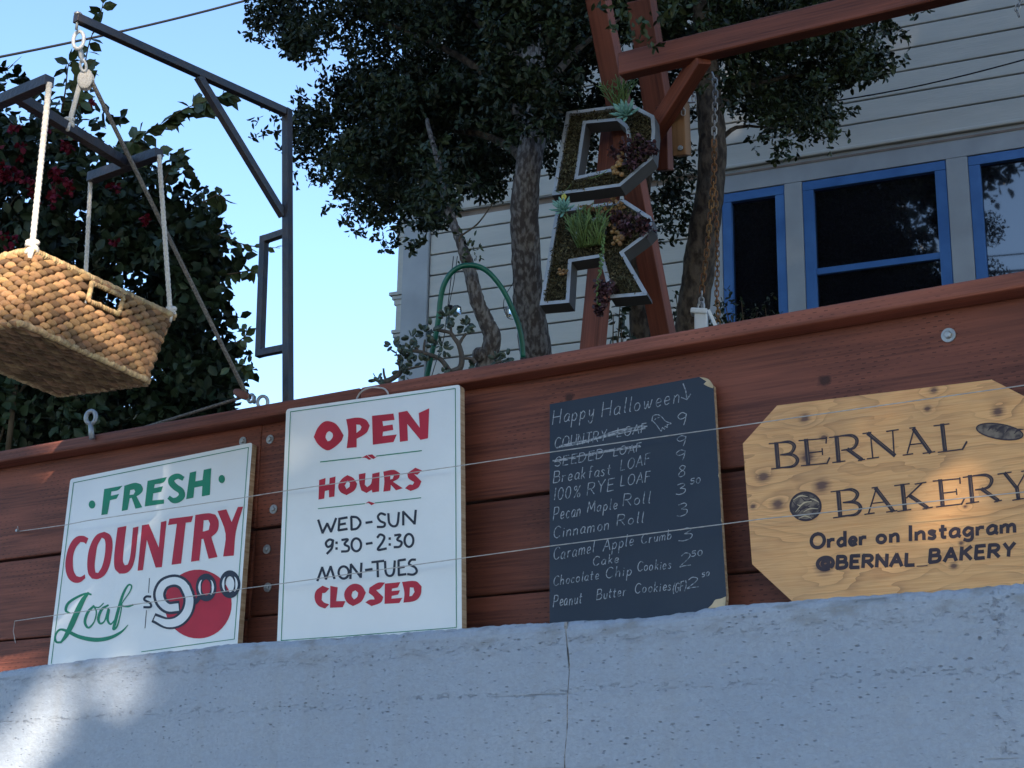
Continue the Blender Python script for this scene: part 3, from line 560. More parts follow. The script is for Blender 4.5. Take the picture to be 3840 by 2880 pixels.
g = G(); s2.polys(g, [[(390, 632), (428, 620), (425, 660), (450, 655), (452, 620), (487, 611), (480, 730), (448, 735), (448, 692), (424, 697), (420, 742), (386, 748)],
 [[(557, 603), (592, 620), (615, 655), (600, 692), (552, 722), (515, 702), (503, 665), (525, 625)], [(558, 636), (572, 650), (570, 672), (552, 686), (541, 665)]],
 [(625, 598), (665, 590), (660, 660), (675, 674), (698, 652), (705, 595), (748, 585), (745, 700), (705, 706), (702, 690), (670, 709), (640, 694), (628, 650)],
 [[(770, 582), (832, 572), (869, 592), (860, 622), (827, 642), (886, 681), (845, 693), (815, 660), (812, 695), (770, 701), (776, 640)], [(812, 604), (832, 606), (826, 625), (811, 629)]],
 [(912, 592), (960, 559), (999, 575), (972, 601), (953, 597), (996, 640), (977, 677), (932, 697), (898, 681), (925, 659), (944, 661), (953, 645), (918, 620)],
 [(640, 500), (672, 484), (700, 508), (685, 512), (668, 502), (655, 500)], [(675, 483), (705, 480), (722, 496), (735, 492), (712, 508), (695, 500)], [(662, 772), (684, 758), (720, 770), (700, 782), (682, 768)]]); g.out('hours_lettering', M['red'], r2)
g = G(); ROW = [G(), G(), G()]
def rowof(y): return ROW[0 if y < 955 else 1 if y < 1080 else 2]
W = 14
for st in ([(385, 870), (410, 945)], [(410, 945), (438, 890)], [(438, 890), (460, 938)], [(460, 938), (490, 860)], [(510, 860), (505, 930)], [(505, 930), (555, 922)], [(508, 897), (545, 890)], [(510, 862), (555, 854)], [(580, 852), (582, 926)], [(668, 885), (703, 880)], [(888, 898), (888, 820)], [(888, 820), (955, 890)], [(955, 892), (962, 812)],
 [(670, 1010), (703, 1005)], [(380, 1228), (408, 1150)], [(408, 1150), (430, 1218)], [(430, 1218), (458, 1145)], [(458, 1145), (480, 1215)], [(575, 1215), (578, 1132)], [(578, 1132), (635, 1205)], [(636, 1208), (640, 1125)], [(665, 1165), (703, 1160)], [(703, 1119), (772, 1111)], [(735, 1118), (738, 1205)], [(860, 1110), (862, 1195)], [(862, 1109), (900, 1103)], [(862, 1151), (893, 1146)], [(862, 1195), (903, 1190)],
 [(493, 1000), (493, 1008)], [(493, 1034), (493, 1042)], [(808, 975), (808, 983)], [(808, 1010), (808, 1018)]): s2.stroke(rowof(st[0][1]), st, W, smooth=False)
for st in ([(580, 850), (615, 855), (635, 885), (615, 918), (582, 926)], [(782, 838), (755, 830), (738, 850), (752, 875), (778, 888), (772, 908), (735, 910)], [(800, 832), (805, 885), (828, 906), (853, 893), (862, 825)],
 [(472, 990), (450, 985), (430, 1005), (440, 1028), (463, 1018), (472, 990)], [(472, 990), (465, 1035), (437, 1068)], [(525, 987), (560, 984), (540, 1012), (565, 1028), (560, 1052), (523, 1056)], [(735, 972), (752, 955), (776, 968), (765, 1000), (737, 1045), (787, 1038)], [(838, 960), (872, 957), (852, 985), (878, 1000), (868, 1026), (835, 1030)],
 [(780, 1115), (785, 1180), (805, 1200), (830, 1185), (838, 1112)], [(960, 1104), (935, 1106), (922, 1130), (958, 1150), (968, 1175), (948, 1192), (915, 1190)]): s2.stroke(rowof(st[0][1]+(20 if st[0][1] > 1020 else 0)), st, W)
for cx, cy, rx, ry in ((610, 1016, 28, 38), (922, 990, 26, 38), (535, 1180, 30, 36)): s2.stroke(rowof(cy), arc(cx, cy, rx, ry, 0, 330, 11), W, closed=True)
for g in ROW: g.out('lettering_row', M['navy'], r2)
g = G(); s2.polys(g, [[(410, 1258), (450, 1275), (425, 1300), (408, 1302), (405, 1343), (420, 1358), (450, 1368), (425, 1394), (385, 1377), (364, 1340), (370, 1290)], [(456, 1259), (500, 1268), (490, 1350), (546, 1349), (530, 1386), (454, 1389)],
 [[(602, 1246), (642, 1260), (667, 1300), (640, 1352), (590, 1379), (555, 1357), (538, 1310), (560, 1265)], [(605, 1286), (621, 1300), (615, 1325), (596, 1340), (582, 1318), (588, 1294)]],
 [(688, 1270), (740, 1240), (780, 1240), (750, 1277), (727, 1284), (770, 1325), (756, 1357), (700, 1379), (663, 1357), (690, 1341), (718, 1340), (713, 1325), (683, 1300)], [(779, 1246), (871, 1237), (855, 1269), (822, 1276), (820, 1290), (869, 1285), (858, 1311), (820, 1319), (818, 1335), (883, 1330), (865, 1361), (777, 1366)],
 [[(881, 1236), (962, 1231), (997, 1262), (991, 1312), (960, 1347), (889, 1359), (895, 1300)], [(928, 1268), (949, 1270), (955, 1295), (940, 1318), (925, 1321)]]]); g.out('closed_lettering', M['red'], r2)
g = G(); hpth = [np.array(onplane(PO, 950+x*.63291, 1400+y*.63291, -.008)) for x, y in ((610, 165), (618, 140), (645, 105), (700, 84), (765, 88), (790, 105), (800, 125))]; g.tube(smooth_path(hpth, 4), .0022, 6); g.out('handle', M['string'], r2, smooth=True)

# --- chalkboard
PC = mkplane(2.09, -.085, 2.66, -.022); A = (1950, 1350, .60281)
r3 = thing('menu_chalkboard', onplane(PC, 2380, 2300), 'black chalkboard with handwritten Happy Halloween menu and chipped corners', 'chalkboard')
poly_obj('board', [full([(185, 275), (600, 200), (1115, 105), (1204, 160), (1246, 880), (1284, 1470), (1276, 1560), (184, 1670)], A)], PC, M['chalkboard'], r3, off=0, thick=.011, back=M['ply'])
s3 = Sign(PC, r3, *A); g = G()
s3.polys(g, [[(1117, 106), (1170, 118), (1203, 160), (1201, 176), (1165, 163), (1142, 150), (1160, 133)], [(1282, 1470), (1276, 1535), (1165, 1547), (1195, 1520), (1215, 1492), (1250, 1484)], [(1252, 980), (1256, 1010), (1250, 1000)], [(1236, 700), (1240, 740), (1233, 720)]]); g.out('worn_corner', M['worn'], r3)
g = G(); cw3 = 5.2
for t, p0, p1, h in (('Happy', (205, 400), (455, 350), 88), ('Halloween', (510, 355), (985, 262), 92), ('COUNTRY', (215, 552), (530, 498), 66), ('LOAF', (605, 478), (780, 450), 56), ('SEEDED', (215, 665), (515, 610), 58), ('LOAF', (580, 598), (750, 567), 52),
 ('Breakfast', (205, 765), (560, 712), 72), ('LOAF', (625, 690), (800, 642), 66), ('100%', (212, 870), (370, 850), 74), ('RYE', (415, 845), (580, 808), 76), ('LOAF', (625, 785), (805, 757), 66), ('Pecan', (207, 1000), (375, 968), 82), ('Maple', (420, 948), (600, 925), 66), ('Roll', (640, 905), (805, 890), 74),
 ('Cinnamon', (207, 1110), (550, 1052), 72), ('Roll', (605, 1030), (765, 1010), 68), ('Caramel', (207, 1245), (460, 1198), 76), ('Apple', (515, 1190), (705, 1150), 72), ('Crumb', (755, 1145), (940, 1112), 60), ('Cake', (455, 1280), (610, 1258), 56), ('Chocolate', (207, 1405), (485, 1362), 60), ('Chip', (535, 1358), (690, 1335), 66),
 ('Cookies', (730, 1312), (935, 1298), 60), ('Peanut', (207, 1535), (380, 1515), 72), ('Butter', (475, 1492), (655, 1465), 64), ('Cookies', (715, 1452), (938, 1430), 60), ('(GF)', (948, 1450), (1030, 1428), 58),
 ('9', (978, 412), (1032, 405), 80), ('9', (970, 540), (1026, 530), 66), ('9', (968, 632), (1025, 622), 66), ('8', (982, 730), (1026, 722), 70), ('3', (972, 838), (1028, 830), 66), ('50', (1060, 772), (1120, 765), 34), ('3', (978, 975), (1040, 965), 78), ('3', (988, 1130), (1070, 1115), 76), ('2', (995, 1288), (1055, 1280), 82), ('50', (1066, 1222), (1130, 1215), 34), ('2', (1040, 1420), (1102, 1412), 66), ('50', (1132, 1350), (1175, 1342), 26)):
    g = G(); s3.text(g, t, p0, p1, h, cw3, slant=.12, jit=.035); g.out('handwritten_word', M['chalk'], r3)
g = G(); s3.stroke(g, [(1015, 148), (1030, 190), (1038, 240)], 7); s3.stroke(g, [(1004, 233), (1038, 246), (1062, 212)], 7, smooth=False)
g.out('drawn_arrow', M['chalk'], r3); g = G()
for st in ([(230, 545), (420, 508), (600, 440), (790, 412)], [(255, 532), (460, 490), (700, 425), (770, 405)], [(300, 520), (520, 480), (650, 450), (780, 425)], [(205, 627), (480, 580), (750, 538)], [(215, 632), (500, 570), (745, 532)]): s3.stroke(g, st, 8)
g.out('crossing_out', M['chalk'], r3); g = G()
s3.strokes(g, [[(820, 380), (828, 348), (855, 340), (880, 352), (905, 380), (940, 395), (915, 402)], [(825, 378), (850, 405), (878, 442), (885, 420), (900, 432), (902, 412), (918, 420), (915, 402)], [(838, 372), (846, 364)], [(858, 360), (866, 356)]], 5)
g.out('drawn_ghost', M['chalk'], r3)

# --- Bernal Bakery board
PB = mkplane(2.09, -.10, 2.62, -.022); A = (2700, 1350, .60285)
M['plywood'] = plywood_mat()
r4 = thing('bakery_board', onplane(PB, 3300, 2200), 'octagonal knotty plywood board printed BERNAL BAKERY at the right end of the ledge', 'sign')
poly_obj('board', [full([(355, 283), (1690, 122), (1990, 275), (2055, 1020), (1880, 1400), (480, 1530), (200, 1270), (142, 520)], A)], PB, M['plywood'], r4, off=0, thick=.015, back=M['ply'])
s4 = Sign(PB, r4, *A); g = G(); gl = G()
def serif(a, b, w=8): s4.stroke(g, [a, b], w, smooth=False)
def stem(a, b, w=27, hl=True, cv=0):
    s4.stroke(g, [a, b], w, smooth=False)
    if hl and w > 15:
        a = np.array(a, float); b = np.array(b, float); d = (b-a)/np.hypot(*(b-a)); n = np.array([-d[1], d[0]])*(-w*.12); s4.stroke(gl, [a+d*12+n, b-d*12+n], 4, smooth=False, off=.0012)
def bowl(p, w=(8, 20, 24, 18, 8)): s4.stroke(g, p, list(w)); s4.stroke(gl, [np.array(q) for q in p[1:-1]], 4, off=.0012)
stem((350, 518), (362, 668)); serif((305, 521), (400, 511)); serif((320, 678), (405, 668)); bowl([(365, 515), (430, 510), (462, 535), (440, 578), (375, 590)]); bowl([(375, 590), (450, 590), (482, 622), (455, 660), (370, 670)])
stem((535, 497), (549, 650)); serif((490, 502), (662, 487)); serif((662, 480), (660, 518), 9); serif((550, 578), (635, 568)); serif((635, 550), (638, 590), 8); serif((505, 658), (665, 642)); serif((682, 608), (664, 645), 10)
stem((725, 477), (738, 632)); serif((680, 482), (775, 470)); serif((700, 638), (778, 628)); bowl([(745, 472), (820, 470), (852, 500), (830, 548), (755, 562)]); stem((795, 556), (880, 618), 24); serif((860, 626), (900, 618))
stem((937, 468), (950, 608), 9, False); serif((888, 458), (940, 450)); stem((922, 458), (1085, 592), 25); stem((1074, 442), (1084, 600), 9, False); serif((1035, 444), (1110, 433)); serif((915, 615), (987, 605))
stem((1208, 425), (1165, 580), 9, False); stem((1205, 430), (1308, 575), 25); serif((1180, 527), (1262, 517), 7); serif((1138, 592), (1200, 583)); serif((1262, 581), (1337, 570)); serif((1180, 424), (1215, 419))
stem((1382, 402), (1400, 562)); serif((1330, 410), (1425, 397)); serif((1356, 574), (1505, 555)); serif((1535, 508), (1508, 556), 11)
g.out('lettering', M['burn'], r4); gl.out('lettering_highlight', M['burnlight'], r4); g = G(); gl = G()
stem((735, 817), (748, 972)); serif((690, 820), (785, 808)); serif((705, 982), (790, 970)); bowl([(755, 812), (820, 806), (855, 833), (830, 875), (765, 887)]); bowl([(765, 887), (845, 887), (874, 920), (845, 960), (760, 970)])
stem((972, 800), (925, 950), 9, False); stem((970, 800), (1075, 938), 25); serif((945, 892), (1030, 882), 7); serif((900, 960), (960, 951)); serif((1035, 946), (1102, 937)); serif((945, 796), (980, 791))
stem((1135, 777), (1150, 932)); serif((1085, 782), (1178, 769)); serif((1105, 942), (1188, 930)); stem((1255, 767), (1160, 858), 10, False); serif((1213, 772), (1282, 760)); stem((1182, 845), (1288, 917), 24); serif((1262, 927), (1322, 915))
stem((1370, 748), (1385, 905)); serif((1325, 753), (1492, 738)); serif((1492, 732), (1494, 768), 9); serif((1388, 828), (1470, 818)); serif((1470, 802), (1473, 838), 8); serif((1345, 914), (1500, 896)); serif((1520, 862), (1502, 898), 10)
stem((1555, 722), (1570, 885)); serif((1512, 730), (1602, 718)); serif((1530, 893), (1610, 881)); bowl([(1575, 720), (1655, 716), (1690, 745), (1665, 793), (1588, 808)]); stem((1630, 803), (1728, 872), 24); serif((1706, 883), (1752, 872))
stem((1772, 705), (1842, 792), 23); stem((1905, 692), (1850, 790), 9, False); stem((1846, 790), (1856, 860), 25); serif((1728, 710), (1812, 697)); serif((1875, 693), (1935, 685)); serif((1820, 872), (1890, 861))
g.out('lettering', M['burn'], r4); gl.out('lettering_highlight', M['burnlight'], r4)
g = G(); s4.text(g, 'Order', (568, 1170), (905, 1145), 86, 22, slant=.0, track=.22); g.out('lettering', M['burn'], r4); g = G(); s4.text(g, 'on', (978, 1138), (1110, 1128), 86, 22, slant=0, track=.24); g.out('lettering', M['burn'], r4); g = G(); s4.text(g, 'Instagram', (1178, 1122), (1835, 1068), 88, 22, slant=0, track=.2)
g.out('lettering', M['burn'], r4); g = G(); s4.text(g, '@BERNAL', (605, 1300), (1205, 1275), 72, 23, slant=.06, track=.28); s4.text(g, '_', (1225, 1280), (1290, 1276), 60, 6, slant=0); s4.text(g, 'BAKERY', (1305, 1258), (1825, 1215), 76, 23, slant=.08, track=.3); g.out('lettering', M['burn'], r4)
def tilt_ell(cx, cy, rx, ry, a, n=28): ca, sa = math.cos(a), math.sin(a); return [(cx+rx*math.cos(t)*ca-ry*math.sin(t)*sa, cy+rx*math.cos(t)*sa+ry*math.sin(t)*ca) for t in (2*math.pi*i/n for i in range(n))]
M['loafprint'] = mat('loaf_print', (.21, .16, .12), .6, col2=(.06, .045, .045), scale=70, thr=(.4, .6))
for e_ in (tilt_ell(1740, 445, 148, 48, .16), tilt_ell(532, 910, 97, 88, 0)): g = G(); s4.polys(g, [e_]); g.out('bread_picture', M['loafprint'], r4)
g = G(); s4.stroke(g, tilt_ell(1740, 445, 146, 46, .16, 20), 8, closed=True, off=.0011); s4.stroke(g, tilt_ell(532, 910, 94, 86, 0, 20), 13, closed=True, off=.0011)
for x in (1665, 1720, 1775, 1830): s4.stroke(g, [(x, 440+(x-1665)*.12), (x+25, 415+(x-1665)*.12), (x+60, 405+(x-1665)*.16)], [3, 15, 3], off=.0011)
for a, b, c in (((450, 880), (500, 930), (560, 900)), ((480, 960), (530, 915), (600, 940)), ((500, 850), (540, 880), (590, 850)), ((470, 920), (440, 940), (500, 975)), ((560, 970), (590, 930), (620, 900))): s4.stroke(g, [a, b, c], [3, 11, 4], off=.0011)
g.out('bread_outline', M['burn'], r4)
g = G()
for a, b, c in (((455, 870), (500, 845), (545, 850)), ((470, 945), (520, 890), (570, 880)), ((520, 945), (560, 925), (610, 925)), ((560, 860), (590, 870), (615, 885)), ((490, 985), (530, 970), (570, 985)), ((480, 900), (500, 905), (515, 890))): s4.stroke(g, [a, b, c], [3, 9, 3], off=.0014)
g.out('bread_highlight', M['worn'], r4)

# strings across the signs
for nm, pts, lab in (('upper', ((75, 1992, -.004), (250, 1968, -.105), (330, 1952, -.112), (900, 1868, -.09), (1060, 1842, -.118), (1355, 1799, -.128), (1735, 1745, -.128), (2062, 1696, -.075), (2690, 1608, -.075), (2850, 1585, -.09), (3840, 1445, -.09), (4400, 1366, -.05)), 'thin white string stretched across the upper parts of all four signs'),
                     ('lower', ((58, 2412, -.010), (50, 2368, -.012), (55, 2329, -.006), (200, 2308, -.12), (560, 2259, -.13), (930, 2205, -.12), (1060, 2188, -.15), (1735, 2093, -.15), (2062, 2048, -.115), (2700, 1967, -.115), (2850, 1947, -.12), (3840, 1845, -.12), (4400, 1790, -.06)), 'thin white string stretched across the lower parts of all four signs')):
    g = G(); g.tube([atY(x, y, Y) for x, y, Y in pts], .0011, 5); tag(g.out('string', M['string']), lab, 'string', 'strings holding the signs')
nail = G(); p = atY(75, 1992, 0); nail.tube([p, p+np.array([0, -.012, 0])], .0022, 8); nail.tube([p+np.array([0, -.012, 0]), p+np.array([0, -.0135, 0])], .004, 8); nail.tube([p+np.array([0, -.006, -.002]), p+np.array([.001, -.008, .004]), p+np.array([0, -.01, 0.012])], .001, 5)
tag(nail.out('nail', M['galv']), 'small nail in the left plank holding the end of the upper string', 'nail')

# ================================================================== EYE BOLT, IRON HOIST, BASKET
eb = thing('eye_bolt', atZ(343, 1622, 2.716), 'galvanised eye bolt standing up from the left end of the red cap board', 'eye bolt')
c0 = atZ(343, 1622, 2.716); c0 = np.array([c0[0], c0[1]+.004, 2.716]); g = G()
top = atY(341, 1565, c0[1]); ax = Vector((-.45, .89, 0)).normalized()
g.tube([Vector(top)+ax.cross(Vector((0, 0, 1)))*(.0135*math.cos(a))+Vector((0, 0, 1))*(.0175*math.sin(a)) for a in np.linspace(0, 2*math.pi, 17)[:-1]], .0062, 8, closed=True); g.out('eye', M['galv'], eb, smooth=True)
g = G(); g.tube([(c0[0], c0[1], 2.70), (top[0], top[1], top[2]-.014)], [.008, .006], 8); g.out('shank', M['galv'], eb, smooth=True)

PBs = Vector(atY(1080, 1480, .075)); PTt = Vector(atY(1077, 424, .075)); drn = (PTt-PBs).normalized(); PB0 = PBs - drn*.2
hk = thing('iron_hoist', PB0, 'black square steel hoist frame rising behind the red cap board', 'hoist')
g = G(); g.bar(PB0, PTt+drn*.011, .0215, .0215, up=(0, 1, 0)); g.out('post', M['iron'], hk, bevel=.0012)
H = Vector(atZ(283, 66, PTt.z)); ad = (PTt-H).normalized(); g = G(); g.bar(H, PTt-ad*.011, .0215, .0215); g.out('arm', M['iron'], hk, bevel=.0012)
b0 = Vector(atZ(735, 290, PTt.z-.009)); b0 = H+ad*((b0-H).dot(ad)); b0.z = PTt.z-.010; b1 = Vector(atY(1062, 810, .070)); g = G(); g.bar(b0, b1, .0195, .0195); g.out('brace', M['iron'], hk, bevel=.001)
# rectangular loop on the post: short arms towards the left in the plane of the arm
ldir = Vector((-.16, -1, 0)).normalized()
def onpost(y): return Vector(atY(1077, y, .075))
l0, l1 = onpost(870), onpost(1305)
def arm_end(base, x, y): return Vector(atZ(x, y, base.z))
e0, e1 = arm_end(l0, 977, 910), arm_end(l1, 975, 1325); e0 = Vector((e1.x+(e0.x-e1.x)*.5, e1.y+(e0.y-e1.y)*.5, e0.z))
g = G(); g.bar(l0, e0+Vector((0, 0, 0)), .019, .019); g.bar(l1, e1, .019, .019); g.bar(e0+Vector((0, 0, .0098)), e1-Vector((0, 0, .0098)), .0192, .0192, up=(0, 1, 0)); g.out('side_loop', M['iron'], hk, bevel=.001)
cp = H+ad*.006; g = G(); g.ell(cp+Vector((0, 0, .012)), .011, .011, .006); g.tube([cp+Vector((0, 0, .01)), cp-Vector((0, 0, .03))], .0035, 8); g.out('hook_bolt', M['galv'], hk, smooth=True)

# spreader
ZS = 3.33
sp = thing('lifting_spreader', atZ(250, 478, ZS), 'dark square tube spreader frame hanging level above the basket', 'spreader')
sL, sR3, sR2 = Vector(atZ(186, 303, ZS)), Vector(atZ(597, 575, ZS)), Vector(atZ(340, 668, ZS))
s0 = Vector(atZ(60, 360, ZS)); s1_ = Vector(atZ(470, 612, ZS)); bd = (sR2-sR3); sL2 = sL+bd
g = G(); g.bar(s0, s1_, .024, .024); g.out('spine', M['iron'], sp, bevel=.001)
g = G(); g.bar(sL, sL2, .026, .026); g.out('cross_bar', M['iron'], sp, bevel=.001)
g = G(); g.bar(sR3, sR2, .026, .026); g.out('cross_bar', M['iron'], sp, bevel=.001)
# basket
ZR, ZB = 2.915, 2.695
BA = Vector(atZ(118, 948, ZR)); BB = Vector(atZ(640, 1190, ZR)); ux = (BB-BA).normalized(); uy = Vector((ux.y, -ux.x, 0)); uy = -uy if uy.x > 0 else uy   # uy towards -X
BC = BB+uy*.285; BD = BA+uy*.285
bA = Vector(atZ(78, 1220, ZB)); bB = Vector(atZ(548, 1432, ZB)); ub = (bB-bA).normalized(); vb = Vector((ub.y, -ub.x, 0)); vb = -vb if vb.x > 0 else vb
bC = bB+vb*.255; bD = bA+vb*.255
bk = thing('woven_basket', (bA+bB+bC+bD)/4, 'woven water hyacinth basket with a square hand hole hanging on white ropes', 'basket')
sg = G(); nu_, nv_ = 8, 6; sg.ell((0, 0, 0), .5, .5, .5, nu=10, nv=6)
# pinch ends into a lozenge
sg.v = [(x, y*(1-abs(x)*1.35), z*(1-abs(x)*.9)) for x, y, z in [(v[0], v[1], v[2]) for v in sg.v]]
strand_me = sg.mesh('strand', M['strand'], smooth=True)
parts = []; joined = G()
def face(P00, P10, P01, P11, nr, nc, hole=None, aspart=True, thick=.017):
    # P00,P10 rim ends; P01,P11 bottom ends
    for j in range(nr):
        for i in range(nc+1):
            u = (i+(.5 if j % 2 else 0))/nc; v = (j+.5)/nr
            lf_ = 1.0
            if j % 2 == 0:
                if i == nc: continue
                u = (i+.5)/nc
            else:
                u = i/nc
                if i in (0, nc): lf_ = .5; u = .02 if i == 0 else .975
            if hole and hole[0]-.02 < u < hole[1]+.02 and hole[2]-.02 < v < hole[3]+.03: continue
            a = P00.lerp(P10, u); b = P01.lerp(P11, u); p = a.lerp(b, v); bow = math.sin(math.pi*u)*.006
            a0 = P00.lerp(P10, 0); t = ((P10-P00)*(1-v)+(P11-P01)*v); L = t.length/nc; x = t.normalized(); d = (b-a).normalized(); n = x.cross(d).normalized()
            if n.dot(p-(bA+bB+bC+bD)/4-Vector((0, 0, .1))) < 0: n = -n
            y = n.cross(x); tw = -math.radians(random.uniform(9, 17)); hgt = (b-a).length/nr
            R = basis(x, y, n) @ Matrix.Rotation(tw if y.z < 0 else -tw, 3, 'Z')
            M4 = (Matrix.Translation(p+n*(.002+random.uniform(-.0012, .0012)+bow)) @ R.to_4x4() @ Matrix.Diagonal((L*1.2*lf_*random.uniform(.92, 1.1), hgt*1.36*random.uniform(.86, 1.1), thick*random.uniform(.8, 1.1), 1)))
            parts.append((aspart, M4))
hl = (.395, .625, .075, .34)
face(BA, BB, bA, bB, 15, 13, hole=hl); face(BA, BD, bA, bD, 15, 8); face(BB, BC, bB, bC, 15, 8, aspart=False); face(BD, BC, bD, bC, 15, 13, aspart=False)
npart = 0
for ap, M4 in parts:
    if ap and npart < 296: link('strand', strand_me, bk, M4); npart += 1
    else: joined.add([M4 @ Vector(v) for v in sg.v], sg.f)
# underside rows
nb = 22; base_g = G()
for j in range(nb):
    v = (j+.5)/nb; a = bA.lerp(bD, v); b = bB.lerp(bC, v); L = (b-a)
    for i in range(10):
        u = (i+(.5 if j % 2 else 0))/9.5; p = a+L*u
        if u > 1: continue
        R = basis(L.normalized(), vb, L.normalized().cross(vb)) @ Matrix.Rotation(math.radians(-5), 3, 'Z')
        M4 = Matrix.Translation(p+Vector((0, 0, random.uniform(-.0015, .0005)))) @ R.to_4x4() @ Matrix.Diagonal((L.length/9.5*1.35,   .255/nb*1.15, .017, 1)); base_g.add([M4 @ Vector(q) for q in sg.v], sg.f)
joined.out('woven_strands', M['strand2'], bk, smooth=True, kind='stuff'); base_g.out('base_strands', M['strandb'], bk, smooth=True, kind='stuff')
# liner
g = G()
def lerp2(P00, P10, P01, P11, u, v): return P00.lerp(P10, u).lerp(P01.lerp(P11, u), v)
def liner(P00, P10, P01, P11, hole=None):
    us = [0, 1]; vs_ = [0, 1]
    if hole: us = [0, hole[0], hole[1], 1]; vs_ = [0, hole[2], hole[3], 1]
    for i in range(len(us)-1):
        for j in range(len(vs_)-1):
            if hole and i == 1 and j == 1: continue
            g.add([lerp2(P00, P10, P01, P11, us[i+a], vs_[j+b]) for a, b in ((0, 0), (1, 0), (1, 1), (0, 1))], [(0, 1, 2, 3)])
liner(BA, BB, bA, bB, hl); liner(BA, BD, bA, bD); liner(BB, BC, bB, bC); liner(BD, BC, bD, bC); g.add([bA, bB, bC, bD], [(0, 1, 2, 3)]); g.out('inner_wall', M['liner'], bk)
def cord(path, r, pitch=.007, closed=False):
    g = G(); P = [Vector(p) for p in path]+([Vector(path[0])] if closed else [])
    for a, b in zip(P[:-1], P[1:]):
        L = (b-a).length; n = max(1, int(L/pitch)); x = (b-a).normalized(); z = Vector((0, 0, 1)); y = z.cross(x)
        if y.length < .1: y = Vector((1, 0, 0)).cross(x)
        y.normalize(); z = x.cross(y)
        for i in range(n): g.ell(a.lerp(b, (i+.5)/n)+Vector(rng.normal(size=3)*.0006), r*.62, r*1.05, r*1.12, basis(x, y, z) @ Matrix.Rotation(.5, 3, 'Y') @ Matrix.Rotation(.4, 3, 'Z'), nu=7, nv=4)
    return g
on_ = (ux.cross((bA-BA).normalized())).normalized(); on_ = -on_ if on_.x < 0 else on_; fr_ = Vector((0, -1, 0))
cord([BA+on_*.007+fr_*.007, BB+on_*.007-fr_*.005, BC-on_*.005-fr_*.005, BD-on_*.005+fr_*.007], .0095, closed=True).out('rim_braid', M['rim'], bk, smooth=True)
cord([bA+on_*.006+fr_*.006, bB+on_*.006-fr_*.004, bC-on_*.004-fr_*.004, bD-on_*.004+fr_*.006], .0078, closed=True).out('base_braid', M['rim'], bk, smooth=True)
nf = (ux.cross((bA-BA).normalized())).normalized(); nf = -nf if nf.x < 0 else nf
hc = [lerp2(BA, BB, bA, bB, u, v)+nf*.010 for u, v in ((hl[0], hl[2]), (hl[1], hl[2]), (hl[1], hl[3]), (hl[0], hl[3]))]; cord(hc, .0065, closed=True).out('hand_hole_braid', M['rim'], bk, smooth=True)
def knot(p, r, parent, m):
    g = G()
    for k in range(3):
        c = Vector(p)+Vector((0, 0, -r*1.5+k*r*1.6)); t = random.uniform(-.4, .4)
        g.tube([c+Vector((math.cos(a)*r*1.35, math.sin(a)*r*1.35, math.cos(a*1+k*2)*r*.7)) for a in np.linspace(0, 2*math.pi, 11)[:-1]], r*.95, 7, closed=True)
    g.tube([Vector(p)+Vector((r, -r, -r)), Vector(p)+Vector((r*1.6, -r*1.8, -r*4.5))], [r, r*.8], 7)
    return g.out('knot', m, parent, smooth=True)
for a, b, r, lab in ((sL-Vector((0, 0, .005)), BA, .0070, 'thick bright white rope tied to the near left corner of the basket'),
                     (sR3-Vector((0, 0, .005)), BB, .0060, 'white rope tied with a knot to the right corner of the basket'),
                     (sR2-Vector((0, 0, .005)), BC, .0056, 'grey white rope running down behind the basket'),
                     (sL2-Vector((0, 0, .005)), BD, .0056, 'white rope to the hidden left back corner of the basket')):
    t = thing('hanging_rope', b, lab, 'rope', 'ropes holding the basket'); g = G(); n = int((a-b).length/.004); pts = [b.lerp(a, i/n) for i in range(n+1)]
    g.tube(pts, [r*(1+.10*math.sin(i*1.9)) for i in range(n+1)], 8); g.out('rope_line', M['rope'], t, smooth=True); knot(b+Vector((0, 0, .012)), r*1.05, t, M['rope'])
# shackle, block and hoisting rope
blk = Vector(atD(322, 300, (np.array(H)-CAM)@_f+.03)); cen = Vector(atZ(258, 478, ZS))
tk = thing('pulley_block', blk, 'weathered wooden pulley block hanging from the end of the hoist arm', 'pulley')
q = H+ad*.006-Vector((0, 0, .028)); g = G()
def ring(g, c, rx, rz, r, ax, up=Vector((0, 0, 1)), n=14): 
    s_ = Vector(ax).cross(up).normalized(); g.tube([c+s_*(rx*math.cos(a))+up*(rz*math.sin(a)) for a in np.linspace(0, 2*math.pi, n+1)[:-1]], r, 6, closed=True)
dv = (blk-q); ring(g, q+dv*.22, .013, .024, .0048, (-.54, .84, 0)); ring(g, q+dv*.50, .008, .018, .004, (.8, .5, 0), dv.normalized()); ring(g, q+dv*.72, .007, .014, .0036, (-.54, .84, 0), dv.normalized()); g.out('shackle', M['whitep'], tk, smooth=True)
g = G(); R = basis(Vector((.85, .5, 0)).normalized(), Vector((-.5, .85, 0)).normalized(), Vector((0, 0, 1)))
for s_ in (-1, 1): g.ell(blk+R @ Vector((0, s_*.007, 0)), .020, .0045, .027, R, nu=12, nv=8)
g.out('cheek', M['rope'], tk, smooth=True); g = G(); g.tube([blk-R @ Vector((0, .005, 0)), blk+R @ Vector((0, .005, 0))], .016, 14); g.out('sheave', M['galv'], tk, smooth=True)
cle = Vector(atY(905, 1478, .03)); ed = (cle-blk)
hr = thing('hoisting_rope', cle, 'long grey rope slanting from the high pulley down to the cleat pulley on the cap', 'rope')
g = G(); pts = [blk+Vector((.014, .006, -.004)).lerp(Vector((0, 0, 0)), 0)+(ed*(i/60)) for i in range(61)]; g.tube(pts, .0056, 8); g.out('rope_line', M['oldrope'], hr, smooth=True)
